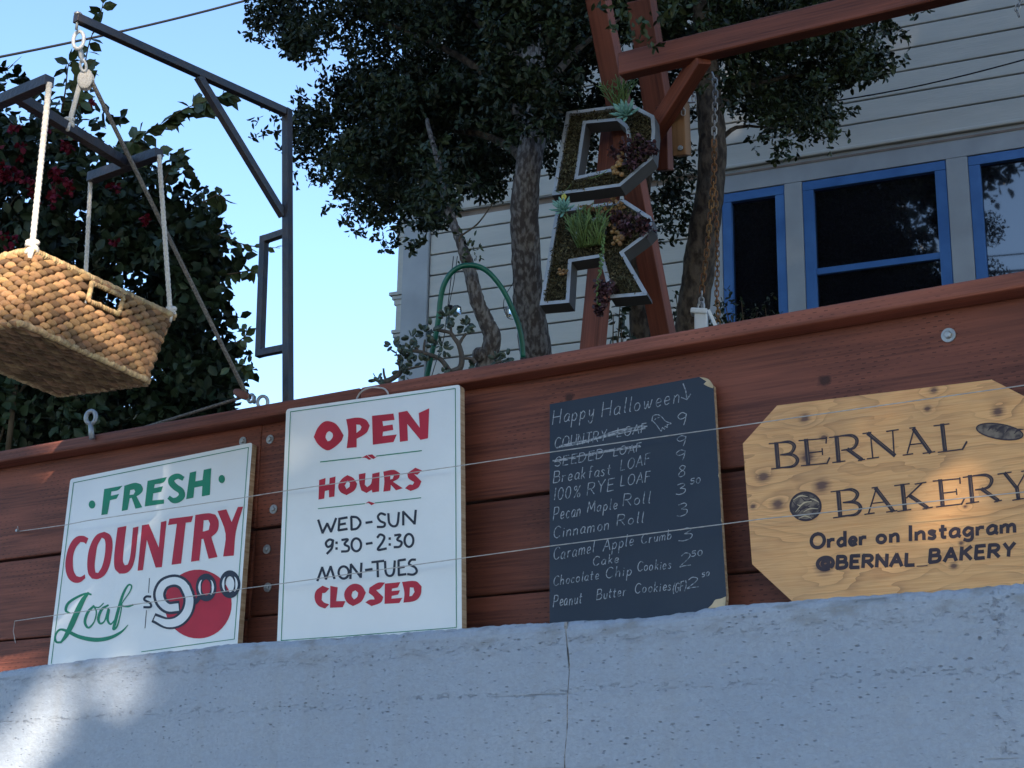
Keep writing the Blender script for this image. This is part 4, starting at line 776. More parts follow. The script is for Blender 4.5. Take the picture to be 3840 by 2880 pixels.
g = G(); a = blk+Vector((-.012, -.006, -.005)); g.tube([a.lerp(cen+Vector((0, 0, .01)), i/20) for i in range(21)], .0062, 8); g.out('rope_line', M['rope'], hr, smooth=True)
g = G(); e2 = Vector(atY(330, 1668, .10)); c2 = cle+Vector((-.012, .01, -.006)); g.tube([c2.lerp(e2, i/30) for i in range(31)], .0045, 8); g.out('rope_line', M['oldrope'], hr, smooth=True)
knot(cen+Vector((0, 0, .012)), .006, hr, M['rope'])
cb = thing('deck_pulley', atZ(960, 1512, 2.716), 'rusty red pulley shackled to the cap board at the foot of the slanting rope', 'pulley')
g = G(); dd = Vector(atY(955, 1500, .03))-cle; xx = dd.normalized(); zz = Vector((0, 0, 1)); yy = zz.cross(xx).normalized(); zz = xx.cross(yy); R = basis(xx, yy, zz)
for s_ in (-1, 1): g.ell(cle+yy*s_*.006+xx*.004, .031, .003, .0115, R, nu=12, nv=6)
g.out('cheek', M['rusty_pulley'], cb, smooth=True)
g = G(); ring(g, cle+xx*.038, .010, .010, .0045, yy); ring(g, cle+xx*.052, .010, .010, .0038, (0, 0, 1)); ring(g, Vector(atY(985, 1508, .02)), .013, .016, .0048, (-.54, .84, 0)); g.out('shackle', M['galv'], cb, smooth=True)

# power cable in the sky
a, b = Vector(atD(-300, 272, 14)), Vector(atD(1500, -170, 18)); g = G(); g.tube([a.lerp(b, i/24)-Vector((0, 0, .10*math.sin(math.pi*i/24))) for i in range(25)], .013, 6); tag(g.out('power_cable', M['cable'], smooth=True), 'black overhead cable crossing the sky at the upper left', 'cable')
a, b = Vector(atH(3000, 398, 5.6)), Vector(atH(3960, 190, 5.6)); g = G(); g.tube([a.lerp(b, i/12)-Vector((0, 0, .035*math.sin(math.pi*i/12))) for i in range(13)], .0045, 6); tag(g.out('wall_wire', M['cable'], smooth=True), 'thin dark wire running in front of the white siding above the windows', 'wire')

# ================================================================== HOUSE
ho = thing('house', hp(-.5, 2.6), 'white clapboard house with blue framed windows behind the trees', 'house')
def hbox(name, s0, s1, z0, z1, o0, o1, m, parent=None, bevel=.003):
    g = G(); c = [hp(s, z, o) for s in (s0, s1) for o in (o0, o1) for z in (z0, z1)]
    g.add(c, [(0, 1, 3, 2), (4, 6, 7, 5), (0, 4, 5, 1), (2, 3, 7, 6), (0, 2, 6, 4), (1, 5, 7, 3)]); return g.out(name, m, parent or ho, bevel=bevel)
SC, SE = -3.42, 4.2; SW = -1.29
zt = 5.93
hbox('wall_backing', SC+.02, SE, 2.6, 9.4, .03, 4.5, M['backing'], bevel=0)
z = 5.97-.1515*22
while z < 9.4:
    if z+.01 >= zt: hbox('siding_board', -3.22, SE, z+.009, z+.1515, .0, .03, M['siding'], bevel=.005)
    elif z+.1515 > zt: hbox('siding_board', -3.22, SE, zt+.045, z+.1515, .0, .03, M['siding'])
    if z+.1515 <= zt+.06: hbox('siding_board', -3.22, SW, z+.009, min(z+.1515, zt-.01), .0, .03, M['siding'], bevel=.005)
    z += .1515
hbox('corner_board', SC, -3.225, 2.6, 9.4, -.022, .06, M['trim']); hbox('corner_board', SC-.0, SC+.022, 2.6, 9.4, .062, .2, M['trim'])
hbox('header_board', SW, SE, 5.79, zt+.012, -.012, .03, M['trim']); hbox('drip_cap', SW-.02, SE, zt+.014, zt+.042, -.035, .03, M['siding'], bevel=.008)
hbox('header_lip', SW, SE, 5.905, 5.918, -.016, -.0125, M['backing'], bevel=0)
for a, b in ((SW, -1.145), (-.735, -.625), (.259, .385), (1.27, 1.40)): hbox('window_casing', a, b, 3.6, 5.788, -.014, .03, M['trim'])
def window(s0, s1, bar=None, fw=.068):
    f = hbox('window', s0, s1, 5.725, 5.785, -.008, .05, M['bluef'])          # top rail
    for a, b in ((s0, s0+fw), (s1-fw, s1)): hbox('stile', a, b, 3.7, 5.724, -.008, .05, M['bluef'], f)
    if bar: hbox('sash_bar', s0+fw, s1-fw, bar-.024, bar+.018, .000, .05, M['bluef'], f)
    if bar: hbox('pane', s0+fw, s1-fw, bar+.018, 5.724, .026, .032, M['glass'], f, bevel=0); hbox('pane', s0+fw, s1-fw, 3.7, bar-.024, .020, .026, M['glass'], f, bevel=0)
    else: hbox('pane', s0+fw, s1-fw, 3.7, 5.724, .026, .032, M['glass'], f, bevel=0)
window(-1.143, -.737, fw=.06); window(-.623, .257, 5.185); window(.387, 1.268)
hbox('window_sill', SW, SE, 3.6, 3.68, -.04, .03, M['trim'])
# side bay seen past the corner
bay = lambda n, s0, s1, z0, z1, o0, o1, m=M['siding']: hbox(n, s0, s1, z0, z1, o0, o1, m)
bay('bay_wall', SC-.105, SC-.002, 5.08, 9.0, .10, 3.0)
for zc in (5.12, 5.40, 5.90, 7.2):
    k_ = .02 if zc == 5.12 else .05; bay('bay_cornice', SC-.105-k_, SC-.003, zc+.05, zc+.075, .08, 3.1); bay('bay_cornice', SC-.105-k_*.6, SC-.003, zc+.02, zc+.048, .09, 3.05); bay('bay_cornice', SC-.105-k_*.3, SC-.003, zc-.02, zc+.018, .095, 3.02)
hbox('roof_slab', SC-.4, SE+.3, 9.42, 9.55, -.5, 5, M['trim'])

# ================================================================== TREES
def tree(name, loc, label, cat='tree', group=None): return thing(name, loc, label, cat, group)
def pd(x, y, d): return atD(x, y, d)
# central tree, thick upright trunk
tA = tree('tree', pd(2010, 1420, 5.2), 'dense dark leaved tree with a thick straight grey trunk left of the letter planters')
limb([pd(2020, 1520, 5.22), pd(2010, 1330, 5.2), pd(1985, 1150, 5.2), pd(1972, 950, 5.2), pd(1968, 760, 5.2), pd(1985, 600, 5.22), pd(2010, 420, 5.3), pd(2000, 200, 5.4), pd(1960, -100, 5.5)], .053, .036, 'trunk', M['bark'], tA, 14, 7, .0008)
for path, r in (([(1990, 500, 5.25), (1850, 300, 5.6), (1600, 150, 5.9), (1350, 50, 6.1)], .022), ([(1985, 620, 5.25), (1850, 520, 5.6), (1600, 470, 5.9), (1350, 450, 6.1)], .018), ([(2005, 380, 5.3), (2150, 200, 5.6), (2350, 50, 5.8)], .02), ([(1990, 250, 5.4), (1800, 100, 5.8), (1500, -200, 6)], .018)):
    limb([pd(*p) for p in path], r, .004, 'limb', M['bark2'], tA, 7, 5, .002)
polyA = [(925, -500), (905, -60), (930, 110), (1060, 185), (1110, 255), (1100, 360), (1082, 420), (1090, 620), (1110, 700), (1160, 700), (1230, 690), (1265, 760), (1330, 830), (1400, 850), (1440, 950), (1500, 930), (1530, 800), (1640, 830), (1700, 700), (1800, 740), (1900, 690), (1960, 540), (2060, 600), (2110, 420), (2190, 330), (2240, 120), (2300, -500)]
clA = clumps(polyA, 5.5, 7.2, 330, 115) + clumps(polyA, 5.35, 6.2, 260, 38)
clA += [(x, y, r, 5.6) for x, y, r in ((1000, 395, 22), (960, 450, 18), (985, 500, 20), (1030, 440, 20), (1040, 500, 22), (955, 520, 13), (1050, 560, 14), (1290, 830, 22), (1330, 870, 25), (1240, 770, 16), (1215, 790, 12), (930, 130, 25), (980, 150, 25), (1410, 890, 16), (1370, 860, 16), (1440, 930, 12))]
clA += [(x, y, r, random.uniform(4.95, 5.12)) for x, y, r, _ in clumps([(1780, -300), (1800, 480), (1900, 560), (1980, 510), (2070, 560), (2120, 420), (2170, 250), (2180, -300)], 5, 5.1, 150, 58)]
clA += clumps([(1500, 820), (1560, 640), (2080, 420), (2080, 660), (1950, 760), (1800, 760), (1640, 880)], 5.9, 6.6, 34, 70)
clA += clumps([(1380, -50), (1480, 700), (1700, 740), (1960, 650), (2200, 480), (2250, -50)], 6.5, 7.4, 90, 120)
clA += [(x, y, r*1.6, d) for x, y, r, d in clumps([(1350, -1400), (1450, 60), (2650, 120), (2900, -1400)], 6.8, 9.2, 170, 190)]  # extra canopy mostly above frame, added to keep sky light off the house
P, cv, cen = clump_points([c for c in clA if not (0 < c[0]-1180 < 340 and 20 < c[1] < 330 and random.random() < .45)], 9500)
me = leaf_mesh('foliage', M['leafA'], P, .026, cv); link('crown', me, tA, kind='stuff')
# thin crooked tree
tB = tree('tree', pd(1830, 1440, 4.9), 'thin crooked grey tree bending sharply above the cap board, hose hung over its fork')
limb([pd(x, y, d) for x, y, d in ((1795, 1440, 4.9), (1822, 1370, 4.9), (1846, 1270, 4.9), (1822, 1205, 4.9), (1790, 1130, 4.9), (1762, 1020, 4.92), (1735, 930, 4.95), (1705, 850, 5), (1668, 740, 5.1), (1640, 600, 5.3), (1600, 450, 5.5))], .032, .007, 'trunk', M['bark'], tB, 12, 7, .0008)
g = G(); c = pd(1795, 1330, 4.88); g.ell(c, .022, .018, .024, nu=10, nv=6); g.out('burl', M['bark'], tB, smooth=True)
limb([pd(1735, 930, 4.95), pd(1725, 890, 4.95), pd(1790, 840, 5), pd(1850, 760, 5.1)], .004, .002, 'twig', M['twig'], tB, 5)
pB = [(1530, 700), (1490, 800), (1520, 880), (1560, 930), (1620, 880), (1680, 830), (1740, 760), (1760, 600), (1500, 560)]
clB = clumps(pB, 5.0, 5.5, 45, 60)+clumps([(1560, 500), (1590, 820), (1660, 850), (1720, 830), (1760, 640), (1700, 480)], 4.75, 4.85, 24, 44)+[(x, y, r, 4.95) for x, y, r in ((1535, 900, 24), (1555, 930, 18), (1500, 860, 18), (1590, 900, 22), (1560, 850, 28), (1470, 860, 20), (1440, 900, 14), (1460, 820, 22), (1540, 940, 10), (1510, 780, 30), (1480, 900, 12), (1410, 870, 14), (1455, 935, 12), (1432, 940, 10))]
P, cv, _c = clump_points(clB, 7500); link('crown', leaf_mesh('foliage', M['leafA'], P, .024, cv), tB, kind='stuff')
P, cv, _c = clump_points([(x, y, r, 4.9) for x, y, r in ((1740, 910, 22), (1765, 935, 26), (1745, 960, 26), (1775, 900, 18), (1790, 960, 16), (1735, 985, 18), (1725, 870, 14), (1800, 930, 10))], 6000); link('sprout', leaf_mesh('sprout', M['leafC'], P, .017, cv), tB, kind='stuff')
# right tree
tC = tree('tree', pd(2590, 1300, 5.7), 'leaning brown trunked tree between the letter planters and the windows, crown over the siding')
limb([pd(x, y, d) for x, y, d in ((2575, 1400, 5.7), (2590, 1250, 5.7), (2608, 1100, 5.7), (2630, 930, 5.7), (2658, 750, 5.7), (2672, 560, 5.75), (2660, 380, 5.8), (2640, 150, 5.9), (2660, -150, 6))], .062, .042, 'trunk', M['bark2'], tC, 14, 7, .001)
for path, r in (([(2665, 420, 5.8), (2800, 330, 6), (3000, 280, 6.1), (3250, 230, 6.1)], .016), ([(2670, 560, 5.8), (2760, 480, 5.9), (2900, 480, 6.0)], .012), ([(2650, 200, 5.9), (2900, 60, 6), (3200, 20, 6)], .018)):
    limb([pd(*p) for p in path], r, .003, 'limb', M['bark2'], tC, 7, 5, .002)
polyC = [(2080, -500), (2240, 60), (2270, 150), (2420, 190), (2520, 190), (2600, 240), (2700, 320), (2720, 420), (2745, 520), (2760, 430), (2800, 530), (2860, 575), (2905, 610), (2960, 560), (2990, 600), (3040, 540), (3120, 555), (3170, 470), (3210, 400), (3150, 340), (3200, 330), (3260, 310), (3330, 290), (3380, 215), (3405, 120), (3350, 70), (3250, 50), (3320, -100), (3100, -500)]
clC = clumps(polyC, 5.7, 7.0, 230, 95)+clumps(polyC, 5.6, 6.3, 230, 34)
clC += [(x, y, r, random.uniform(5.35, 5.5)) for x, y, r, _ in clumps([(2560, -200), (2600, 300), (2730, 480), (2800, 300), (2760, -200)], 5, 5.1, 30, 45)]
clC += [(x, y, r, 5.7) for x, y, r in ((3400, 150, 16), (3395, 200, 14), (3350, 250, 16), (3315, 290, 13), (3280, 270, 14), (3390, 235, 10), (3480, 40, 10), (3440, 50, 12), (3425, 60, 8), (3180, 520, 12), (2830, 560, 16), (2905, 605, 14), (2955, 590, 12), (3120, 560, 14), (3210, 400, 12), (2300, 180, 26), (2400, 190, 22), (2440, 200, 20), (2350, 130, 28), (2270, 60, 30))]
P, cv, _c = clump_points(clC, 8500); link('crown', leaf_mesh('foliage', M['leafC'], P, .026, cv), tC, kind='stuff')
P, cv, _c = clump_points([(x, y, r, 4.75) for x, y, r in ((2330, 30, 45), (2400, 90, 36), (2440, 150, 26), (2300, 100, 30), (2470, 60, 40), (2380, 150, 22), (2530, 20, 45), (2460, 170, 14), (2250, 20, 30))], 5200); link('sprig_foliage', leaf_mesh('sprig', M['leafC'], P, .027, np.clip(cv+.25, 0, 1)), tC, kind='stuff')
# tree behind the planters
tD = tree('tree', pd(2400, 1320, 6.0), 'mossy dark trunk just visible under the R planter right leg')
limb([pd(2400, 1420, 6.0), pd(2400, 1240, 6.0), pd(2395, 1000, 6.0), pd(2410, 700, 6.1), pd(2440, 400, 6.2), pd(2470, 100, 6.3)], .044, .026, 'trunk', M['bark2'], tD, 12, 6, .001)
P, cv, _c = clump_points(clumps([(2060, -200), (2080, 500), (2060, 640), (2130, 650), (2200, 560), (2330, 420), (2450, 440), (2480, 700), (2490, 900), (2560, 870), (2620, 800), (2610, 560), (2640, 200), (2600, -200)], 5.9, 6.6, 130, 70)+[(x, y, q, 5.7) for x, y, q in ((2085, 420, 40), (2080, 500, 36), (2070, 580, 34), (2100, 640, 24), (2190, 480, 46), (2210, 560, 46), (2230, 640, 40), (2250, 450, 40), (2200, 610, 40), (2460, 560, 50), (2500, 640, 50), (2540, 720, 46), (2480, 740, 44), (2560, 620, 44), (2590, 800, 36), (2490, 840, 40), (2540, 870, 34), (2460, 800, 30))], 8000); link('crown', leaf_mesh('foliage', M['leafA'], P, .026, cv*.6), tD, kind='stuff')
# shrubs behind the cap
def shrub(label, cl, sz=.022, m='leafA', dens=8000, cat='shrub', group=None):
    t = thing('shrub', pd(cl[0][0], cl[0][1], cl[0][3]), label, cat, group); P, cv, c = clump_points(cl, dens); link('foliage', leaf_mesh('foliage', M[m], P, sz, cv), t, kind='stuff')
    g = G()
    for x, y, r, d in [c for c in cl if c[1] > 1000][:8]: e = Vector(pd(x, y, d)); g.tube([e, e+Vector((random.uniform(-.03, .03), 0, -.15)), Vector((e.x, e.y, 2.6))], [.0015, .003, .005], 5)
    if not g.v:
        e = Vector(pd(cl[0][0], cl[0][1], cl[0][3])); g.tube([e, Vector(pd(cl[0][0]+60, 500, cl[0][3])), Vector(pd(cl[0][0]+130, 250, cl[0][3]))], [.003, .006, .008], 6)
    g.out('stem', M['twig'], t)
shrub('broad leaved dark shrub filling the gap between the R planter legs', [(x, y, r, 5.3) for x, y, r in ((2330, 1200, 30), (2310, 1250, 30), (2340, 1240, 28), (2300, 1180, 22), (2360, 1270, 24), (2325, 1150, 16))], .036, dens=2600)
shrub('low dark shrub behind the cap at the foot of the leaning trunk', [(x, y, r, 5.9) for x, y, r in ((2530, 1180, 34), (2550, 1230, 30), (2510, 1130, 20), (2535, 1100, 16), (2700, 1190, 34), (2720, 1140, 30), (2740, 1200, 36), (2690, 1130, 20), (2670, 1210, 30), (2730, 1090, 12))], .022)
shrub('loose small leaved shrub in front of the narrow blue window', [(x, y, r, 6.2) for x, y, r in ((2790, 1180, 30), (2840, 1170, 28), (2870, 1150, 22), (2900, 1190, 24), (2820, 1210, 34), (2880, 1210, 30), (2930, 1180, 18), (2780, 1130, 12), (2890, 1110, 10))], .018, 'leafC', 5000)
shrub('hanging leafy shrub against the siding right of the R planter', [(x, y, r, 6.6) for x, y, r in ((2480, 650, 40), (2500, 720, 44), (2470, 780, 36), (2520, 800, 38), (2540, 700, 36), (2500, 850, 28), (2480, 600, 30), (2530, 620, 30), (2560, 620, 36), (2590, 680, 34), (2570, 760, 34), (2560, 850, 30), (2600, 800, 26), (2470, 900, 26), (2530, 900, 24), (2590, 560, 34), (2080, 560, 34), (2090, 480, 34), (2070, 640, 30), (2110, 620, 24), (2100, 420, 34))], .024)

# ================================================================== BOUGAINVILLEA
bg_ = thing('bougainvillea', pd(250, 1700, 6.2), 'big dark bougainvillea bush with red flowers behind the basket', 'bush')
polyV = [(-500, 300), (0, 285), (60, 270), (130, 330), (240, 400), (330, 440), (400, 420), (480, 500), (560, 600), (620, 640), (690, 600), (700, 640), (720, 710), (770, 730), (830, 790), (870, 840), (840, 900), (870, 960), (900, 1010), (850, 1070), (880, 1160), (870, 1240), (920, 1290), (890, 1350), (920, 1440), (880, 1500), (900, 1600), (700, 1800), (-500, 2000)]
clV = clumps(polyV, 5.6, 7.6, 420, 120)+clumps(polyV, 5.6, 6.6, 230, 36)
clV += [(x, y, r, 5.8) for x, y, r in ((20, 270, 18), (50, 280, 16), (90, 300, 18), (320, 400, 28), (400, 420, 26), (450, 440, 16), (270, 400, 34), (330, 330, 18), (560, 560, 20), (660, 600, 18), (690, 640, 14), (600, 640, 16), (750, 730, 22), (800, 780, 22), (930, 1330, 14), (940, 1390, 12), (900, 1200, 18), (880, 1010, 22), (870, 940, 22), (910, 960, 12), (900, 1400, 16), (850, 890, 14))]
P, cv, _c = clump_points(clV, 2500); link('crown', leaf_mesh('foliage', M['leafB'], P, .046, cv, aspect=.68), bg_, kind='stuff')
fl = []
for cx, cy, s, n in ((25, 650, 35, 8), (60, 655, 30, 6), (230, 690, 45, 8), (200, 640, 30, 5), (90, 560, 25, 3), (250, 560, 25, 4), (430, 700, 14, 3), (425, 915, 14, 2), (545, 825, 16, 3), (300, 380, 12, 2), (338, 385, 10, 2), (110, 720, 40, 5), (190, 750, 30, 4), (170, 480, 20, 2), (40, 470, 30, 3), (-50, 600, 60, 8), (20, 900, 40, 3), (300, 520, 30, 2)):
    for k in range(n): fl.append((random.gauss(cx, s*.6), random.gauss(cy, s*.5), 10, 5.52))
P, cv, _c = clump_points(fl, 26000); link('flowers', leaf_mesh('bracts', M['bract'], P, .021, cv, aspect=.85), bg_, kind='stuff')
g = G()
for i in range(26):
    x, y = random.uniform(-100, 600), random.uniform(650, 1500); a = Vector(pd(x, y, 6.4)); b = Vector(pd(x+random.uniform(-200, 60), y+random.uniform(200, 500), 6.6)); g.tube([a, a.lerp(b, .5)+Vector((0, 0, .06)), b], [.002, .005, .009], 5)
g.tube([pd(20, 1780, 5.6), pd(40, 1600, 5.6), pd(60, 1420, 5.7), pd(90, 1300, 5.8)], [.011, .010, .009, .008], 7); g.tube([pd(-10, 1680, 5.7), pd(50, 1500, 5.8), pd(130, 1400, 5.9)], .005, 6)
for fx, fy in ((870, 880), (30, 260)):
    for i in range(7): b = Vector(pd(fx+random.uniform(-60, 60), fy-random.uniform(0, 80), 5.8)); a = Vector(pd(fx, fy, 5.8)); g.tube([a, a.lerp(b, .5)+Vector((.005, 0, .004)), b], [.0012, .001, .0007], 4)
g.out('branches', M['twig'], bg_, smooth=True)
# arching sprays with leaves one can tell apart
lf = G(); lf.add([(0, 0, 0), (.30, .28, .05), (.62, .30, .05), (1, 0, -.06), (.62, -.30, .05), (.30, -.28, .05), (.45, 0, 0)], [(0, 1, 6), (1, 2, 6), (2, 3, 6), (3, 4, 6), (4, 5, 6), (5, 0, 6)]); leaf_me = lf.mesh('leaf', M['leafP'], smooth=False)
def leaf_at(parent, p, d, s, nrm=None):
    d = Vector(d).normalized(); n = Vector(nrm or (random.gauss(0, 1), random.gauss(-.8, .6), random.gauss(.3, .6))); y = n.cross(d)
    if y.length < 1e-3: y = d.orthogonal()
    y.normalize(); z = d.cross(y); link('leaf', leaf_me, parent, Matrix.Translation(Vector(p)) @ basis(d, y, z).to_4x4() @ Matrix.Scale(s, 4))
def spray(path, n, size, d, jit=1.0):
    pts = smooth_path([pd(x, y, d) for x, y in path], 8); g = G(); k = len(pts); g.tube(pts, [.0032-.0022*i/(k-1) for i in range(k)], 5); g.out('stem', M['twig'], bg_, smooth=True)
    n = int(n*1.3)
    for i in range(n):
        t = (i+.3)/n*(k-1); a = int(t); p = Vector(pts[a]).lerp(Vector(pts[min(a+1, k-1)]), t-a); tan = Vector(pts[min(a+1, k-1)]-pts[max(a-1, 0)]).normalized()
        side = Vector(R2)*random.uniform(-1, 1)+Vector(U2)*random.uniform(-1, .5)+Vector(_f)*random.uniform(-.5, .5); leaf_at(bg_, p, tan*.5+side*1.0, size*1.3*random.uniform(.7, 1.2))
spray([(440, 640), (500, 530), (590, 480), (680, 415), (770, 380), (860, 350)], 46, .044, 5.2)
spray([(250, 520), (290, 400), (310, 290), (335, 160), (375, 60), (400, -60)], 30, .040, 5.0)
spray([(230, 420), (245, 340), (255, 250), (270, 230)], 14, .036, 5.0)
spray([(600, 700), (650, 620), (680, 580)], 12, .036, 5.3)
spray([(760, 760), (820, 730), (845, 755)], 10, .038, 5.3)
spray([(820, 880), (890, 910), (960, 925), (1050, 930)], 8, .030, 5.3)
spray([(850, 1030), (910, 1020), (940, 1015), (975, 1020)], 12, .036, 5.3)
spray([(480, 560), (520, 600), (570, 580), (610, 560)], 12, .038, 5.2); spray([(860, 1380), (900, 1370), (930, 1400)], 10, .032, 5.5)
spray([(880, 1290), (920, 1260), (925, 1230)], 8, .03, 5.5)

# ================================================================== JADE PLANT, HOSE, JAR LIGHTS
jp = thing('jade_plant', pd(1660, 1450, 4.75), 'jade plant with round thick leaves on bare grey stems behind the cap', 'plant')
def T3(x, y): return (1400+x*.42194, 750+y*.42194)
JS = [([(700, 1560), (650, 1480), (590, 1410), (500, 1375), (400, 1345), (330, 1340)], .0085, .005), ([(690, 1530), (770, 1490), (785, 1400), (760, 1290), (720, 1230), (680, 1180), (590, 1160), (530, 1150)], .010, .004), ([(760, 1285), (790, 1230), (825, 1185)], .006, .0035), ([(690, 1190), (690, 1120)], .005, .003),
 ([(910, 1450), (870, 1410), (800, 1405)], .006, .005), ([(450, 1360), (450, 1300), (460, 1240)], .004, .003), ([(400, 1345), (370, 1290), (345, 1240)], .004, .003), ([(100, 1620), (180, 1580), (240, 1530), (230, 1440), (220, 1370)], .010, .0035), ([(240, 1530), (320, 1500), (450, 1470)], .004, .003), ([(110, 1600), (95, 1550), (90, 1495)], .004, .003), ([(330, 1340), (250, 1345), (210, 1330)], .004, .003), ([(1050, 1480), (1110, 1440), (1180, 1430)], .005, .003)]
for path, a, b in JS: limb([pd(*T3(x, y), 4.75) for x, y in path], a, b, 'stem', M['jadestem'], jp, 7, 5)
jl = G(); jl.ell((.5, 0, 0), .5, .30, .09, nu=8, nv=5); jl_me = jl.mesh('jade_leaf', M['jade'], smooth=True)
for cx, cy, n, r in ((170, 1290, 7, 40), (210, 1320, 5, 30), (230, 1370, 5, 26), (340, 1220, 9, 42), (460, 1190, 11, 55), (510, 1130, 8, 36), (660, 1040, 14, 55), (690, 990, 9, 40), (640, 1110, 6, 36), (820, 1130, 12, 50), (840, 1100, 8, 40), (600, 1290, 9, 46), (625, 1330, 10, 46), (330, 1340, 12, 60), (380, 1370, 8, 40), (290, 1400, 10, 50), (270, 1450, 9, 46), (240, 1520, 10, 46), (290, 1560, 8, 40), (440, 1440, 6, 30), (35, 1600, 8, 34), (60, 1620, 5, 24), (1100, 1420, 7, 40), (1190, 1400, 7, 36), (1150, 1440, 6, 40), (620, 1540, 7, 30), (910, 1470, 4, 20), (520, 1290, 4, 20), (400, 1280, 4, 24)):
    for k in range(n):
        a = random.uniform(0, 2*math.pi); rr = r*random.uniform(.1, .75); dvec = Vector(R2)*math.cos(a)+Vector(U2)*(math.sin(a)*.9+.25)+Vector(_f)*random.uniform(-.7, .3)
        p = Vector(pd(*T3(cx+rr*math.cos(a), cy-rr*math.sin(a)), 4.75+random.uniform(-.03, .03))); d = dvec.normalized(); n_ = Vector((random.gauss(0, .5), -1, random.gauss(.2, .5))); y = n_.cross(d).normalized(); zc = d.cross(y)
        link('leaf', jl_me, jp, Matrix.Translation(p) @ basis(d, y, zc).to_4x4() @ Matrix.Scale(random.uniform(.017, .026), 4))
hs = thing('garden_hose', pd(1600, 1420, 4.8), 'green garden hose looped in a tall arch over the crooked tree', 'hose')
g = G(); g.tube(smooth_path([pd(*T3(x, y), 4.84) for x, y in ((465, 1620), (500, 1450), (545, 1250), (580, 1050), (595, 900), (625, 760), (690, 650), (770, 595), (850, 580), (930, 590), (1020, 640), (1110, 740), (1180, 850), (1240, 980), (1290, 1110), (1320, 1250), (1330, 1400))], 6), .0082, 10); g.out('hose_tube', M['hose'], hs, smooth=True)
def jar(x0, y0, x1, y1, wy0, label, d):
    t = thing('jar_light', pd(x0, y0, d), label, 'light', 'glass jar lights on the house wall'); a, b = Vector(pd(x0, y0, d)), Vector(pd(x1, y1, d)); g = G(); ax = b-a
    g.tube([a, a+ax*.15, a+ax*.5, a+ax*.85, b], [.012, .016, .018, .014, .004], 12); g.out('jar', M['clear'], t, smooth=True); g = G(); g.tube([a-ax*.5, a-ax*.02], .014, 10); g.out('cap', M['plastic'], t)
    g = G(); g.tube([a-ax*.4, Vector(pd(x0+6, (y0+wy0)/2, d)), Vector(pd(x0+20, wy0, d))], .0013, 5); g.out('wire', M['cable'], t)
jar(*T3(700, 975), *T3(785, 990), 960, 'small glass jar light on a wire left of the crooked trunk', 5.0); jar(*T3(1225, 990), *T3(1165, 1000), 1060, 'small glass jar light beside the hose near the thick trunk', 5.0)
g = G(); g.tube(smooth_path([pd(*T3(x, y), 5.0) for x, y in ((1250, 680), (1240, 740), (1190, 820), (1160, 900), (1165, 990), (1200, 1050), (1260, 1055), (1290, 1010))], 5), .0012, 5); tag(g.out('looped_wire', M['cable']), 'thin loose wire looping beside the hose near the thick trunk', 'wire')
g = G(); g.tube(smooth_path([pd(*T3(x, y), 5.0) for x, y in ((520, 1560), (560, 1430), (620, 1250), (640, 1120), (660, 960), (690, 700), (712, 500))], 4), .0014, 5); tag(g.out('hanging_wire', M['cable']), 'thin wire hanging down behind the jade plant', 'wire')

# ================================================================== TIMBER FRAME, CHAINS, PLANTERS
tf = thing('timber_frame', pd(2230, 1420, 4.95), 'red timber hoist frame of leaning posts and a long beam behind the planters', 'frame')
def timber(p0, p1, w_, h_, name='post', m='timber', up=(0, 1, 0)):
    a, b = Vector(p0), Vector(p1); L = (b-a).length; g = G(); g.box((0, 0, L/2), w_, h_, L); z = (b-a).normalized(); x = Vector((0, 1, 0)).cross(z).normalized() if abs(z.y) < .95 else Vector((1, 0, 0)); y = z.cross(x)
    me = g.mesh(name, M[m]); o = link(name, me, tf, Matrix.Translation(a) @ basis(x, y, z).to_4x4()); bv = o.modifiers.new('b', 'BEVEL'); bv.width = .003; bv.segments = 2; return o
timber(pd(2520, 1420, 5.12), pd(2232, -60, 5.02), .066, .05)
timber(pd(2212, 1420, 4.99), pd(2305, 440, 5.14), .066, .05)
timber(pd(2480, 480, 5.35), pd(2405, 0, 5.3), .085, .05)
zb = 3.94; b0 = Vector(atZ(2330, 251, zb)); b1 = Vector(atZ(3640, -62, zb))
g = G(); L = (b1-b0).length; z = (b1-b0).normalized(); g.box((L/2, 0, 0), L, .05, .075); y = Vector((0, 0, 1)).cross(z).normalized(); o = link('beam', g.mesh('beam', M['beam']), tf, Matrix.Translation(b0) @ basis(z, y, z.cross(y)).to_4x4()); bv = o.modifiers.new('b', 'BEVEL'); bv.width = .004
kp = b0.lerp(b1, (Vector(atZ(2650, 200, zb))-b0).length/L); dk = (np.array(kp)-CAM)@_f
timber(pd(2440, 520, 5.08), kp-Vector((0, 0, .03)), .052, .045, 'brace')
timber(pd(2558, 585, 5.0), pd(2550, 380, 5.0), .046, .04, 'hanging_block', 'block')
bp_ = Vector(pd(2553, 556, 4.975)); g = G(); g.tube([bp_, bp_-Vector((0, .006, 0))], .008, 10); g.tube([bp_-Vector((0, .006, 0)), bp_-Vector((0, .010, 0))], .004, 6); g.out('bolt', M['galv'], tf)
timber(pd(2495, 640, 5.14), pd(2490, 400, 5.14), .04, .04, 'post', 'timber')
lk = G(); n = 14; lk.tube([(0, (.5*.62)*math.sin(a), .30*math.cos(a)+(.28 if math.cos(a) > 0 else -.28)) for a in np.linspace(0, 2*math.pi, n+1)[:-1]], .105, 6, closed=True)
lkr = lk.mesh('link', M['chainr'], smooth=True); lkg = lk.mesh('link', M['chaing'], smooth=True)
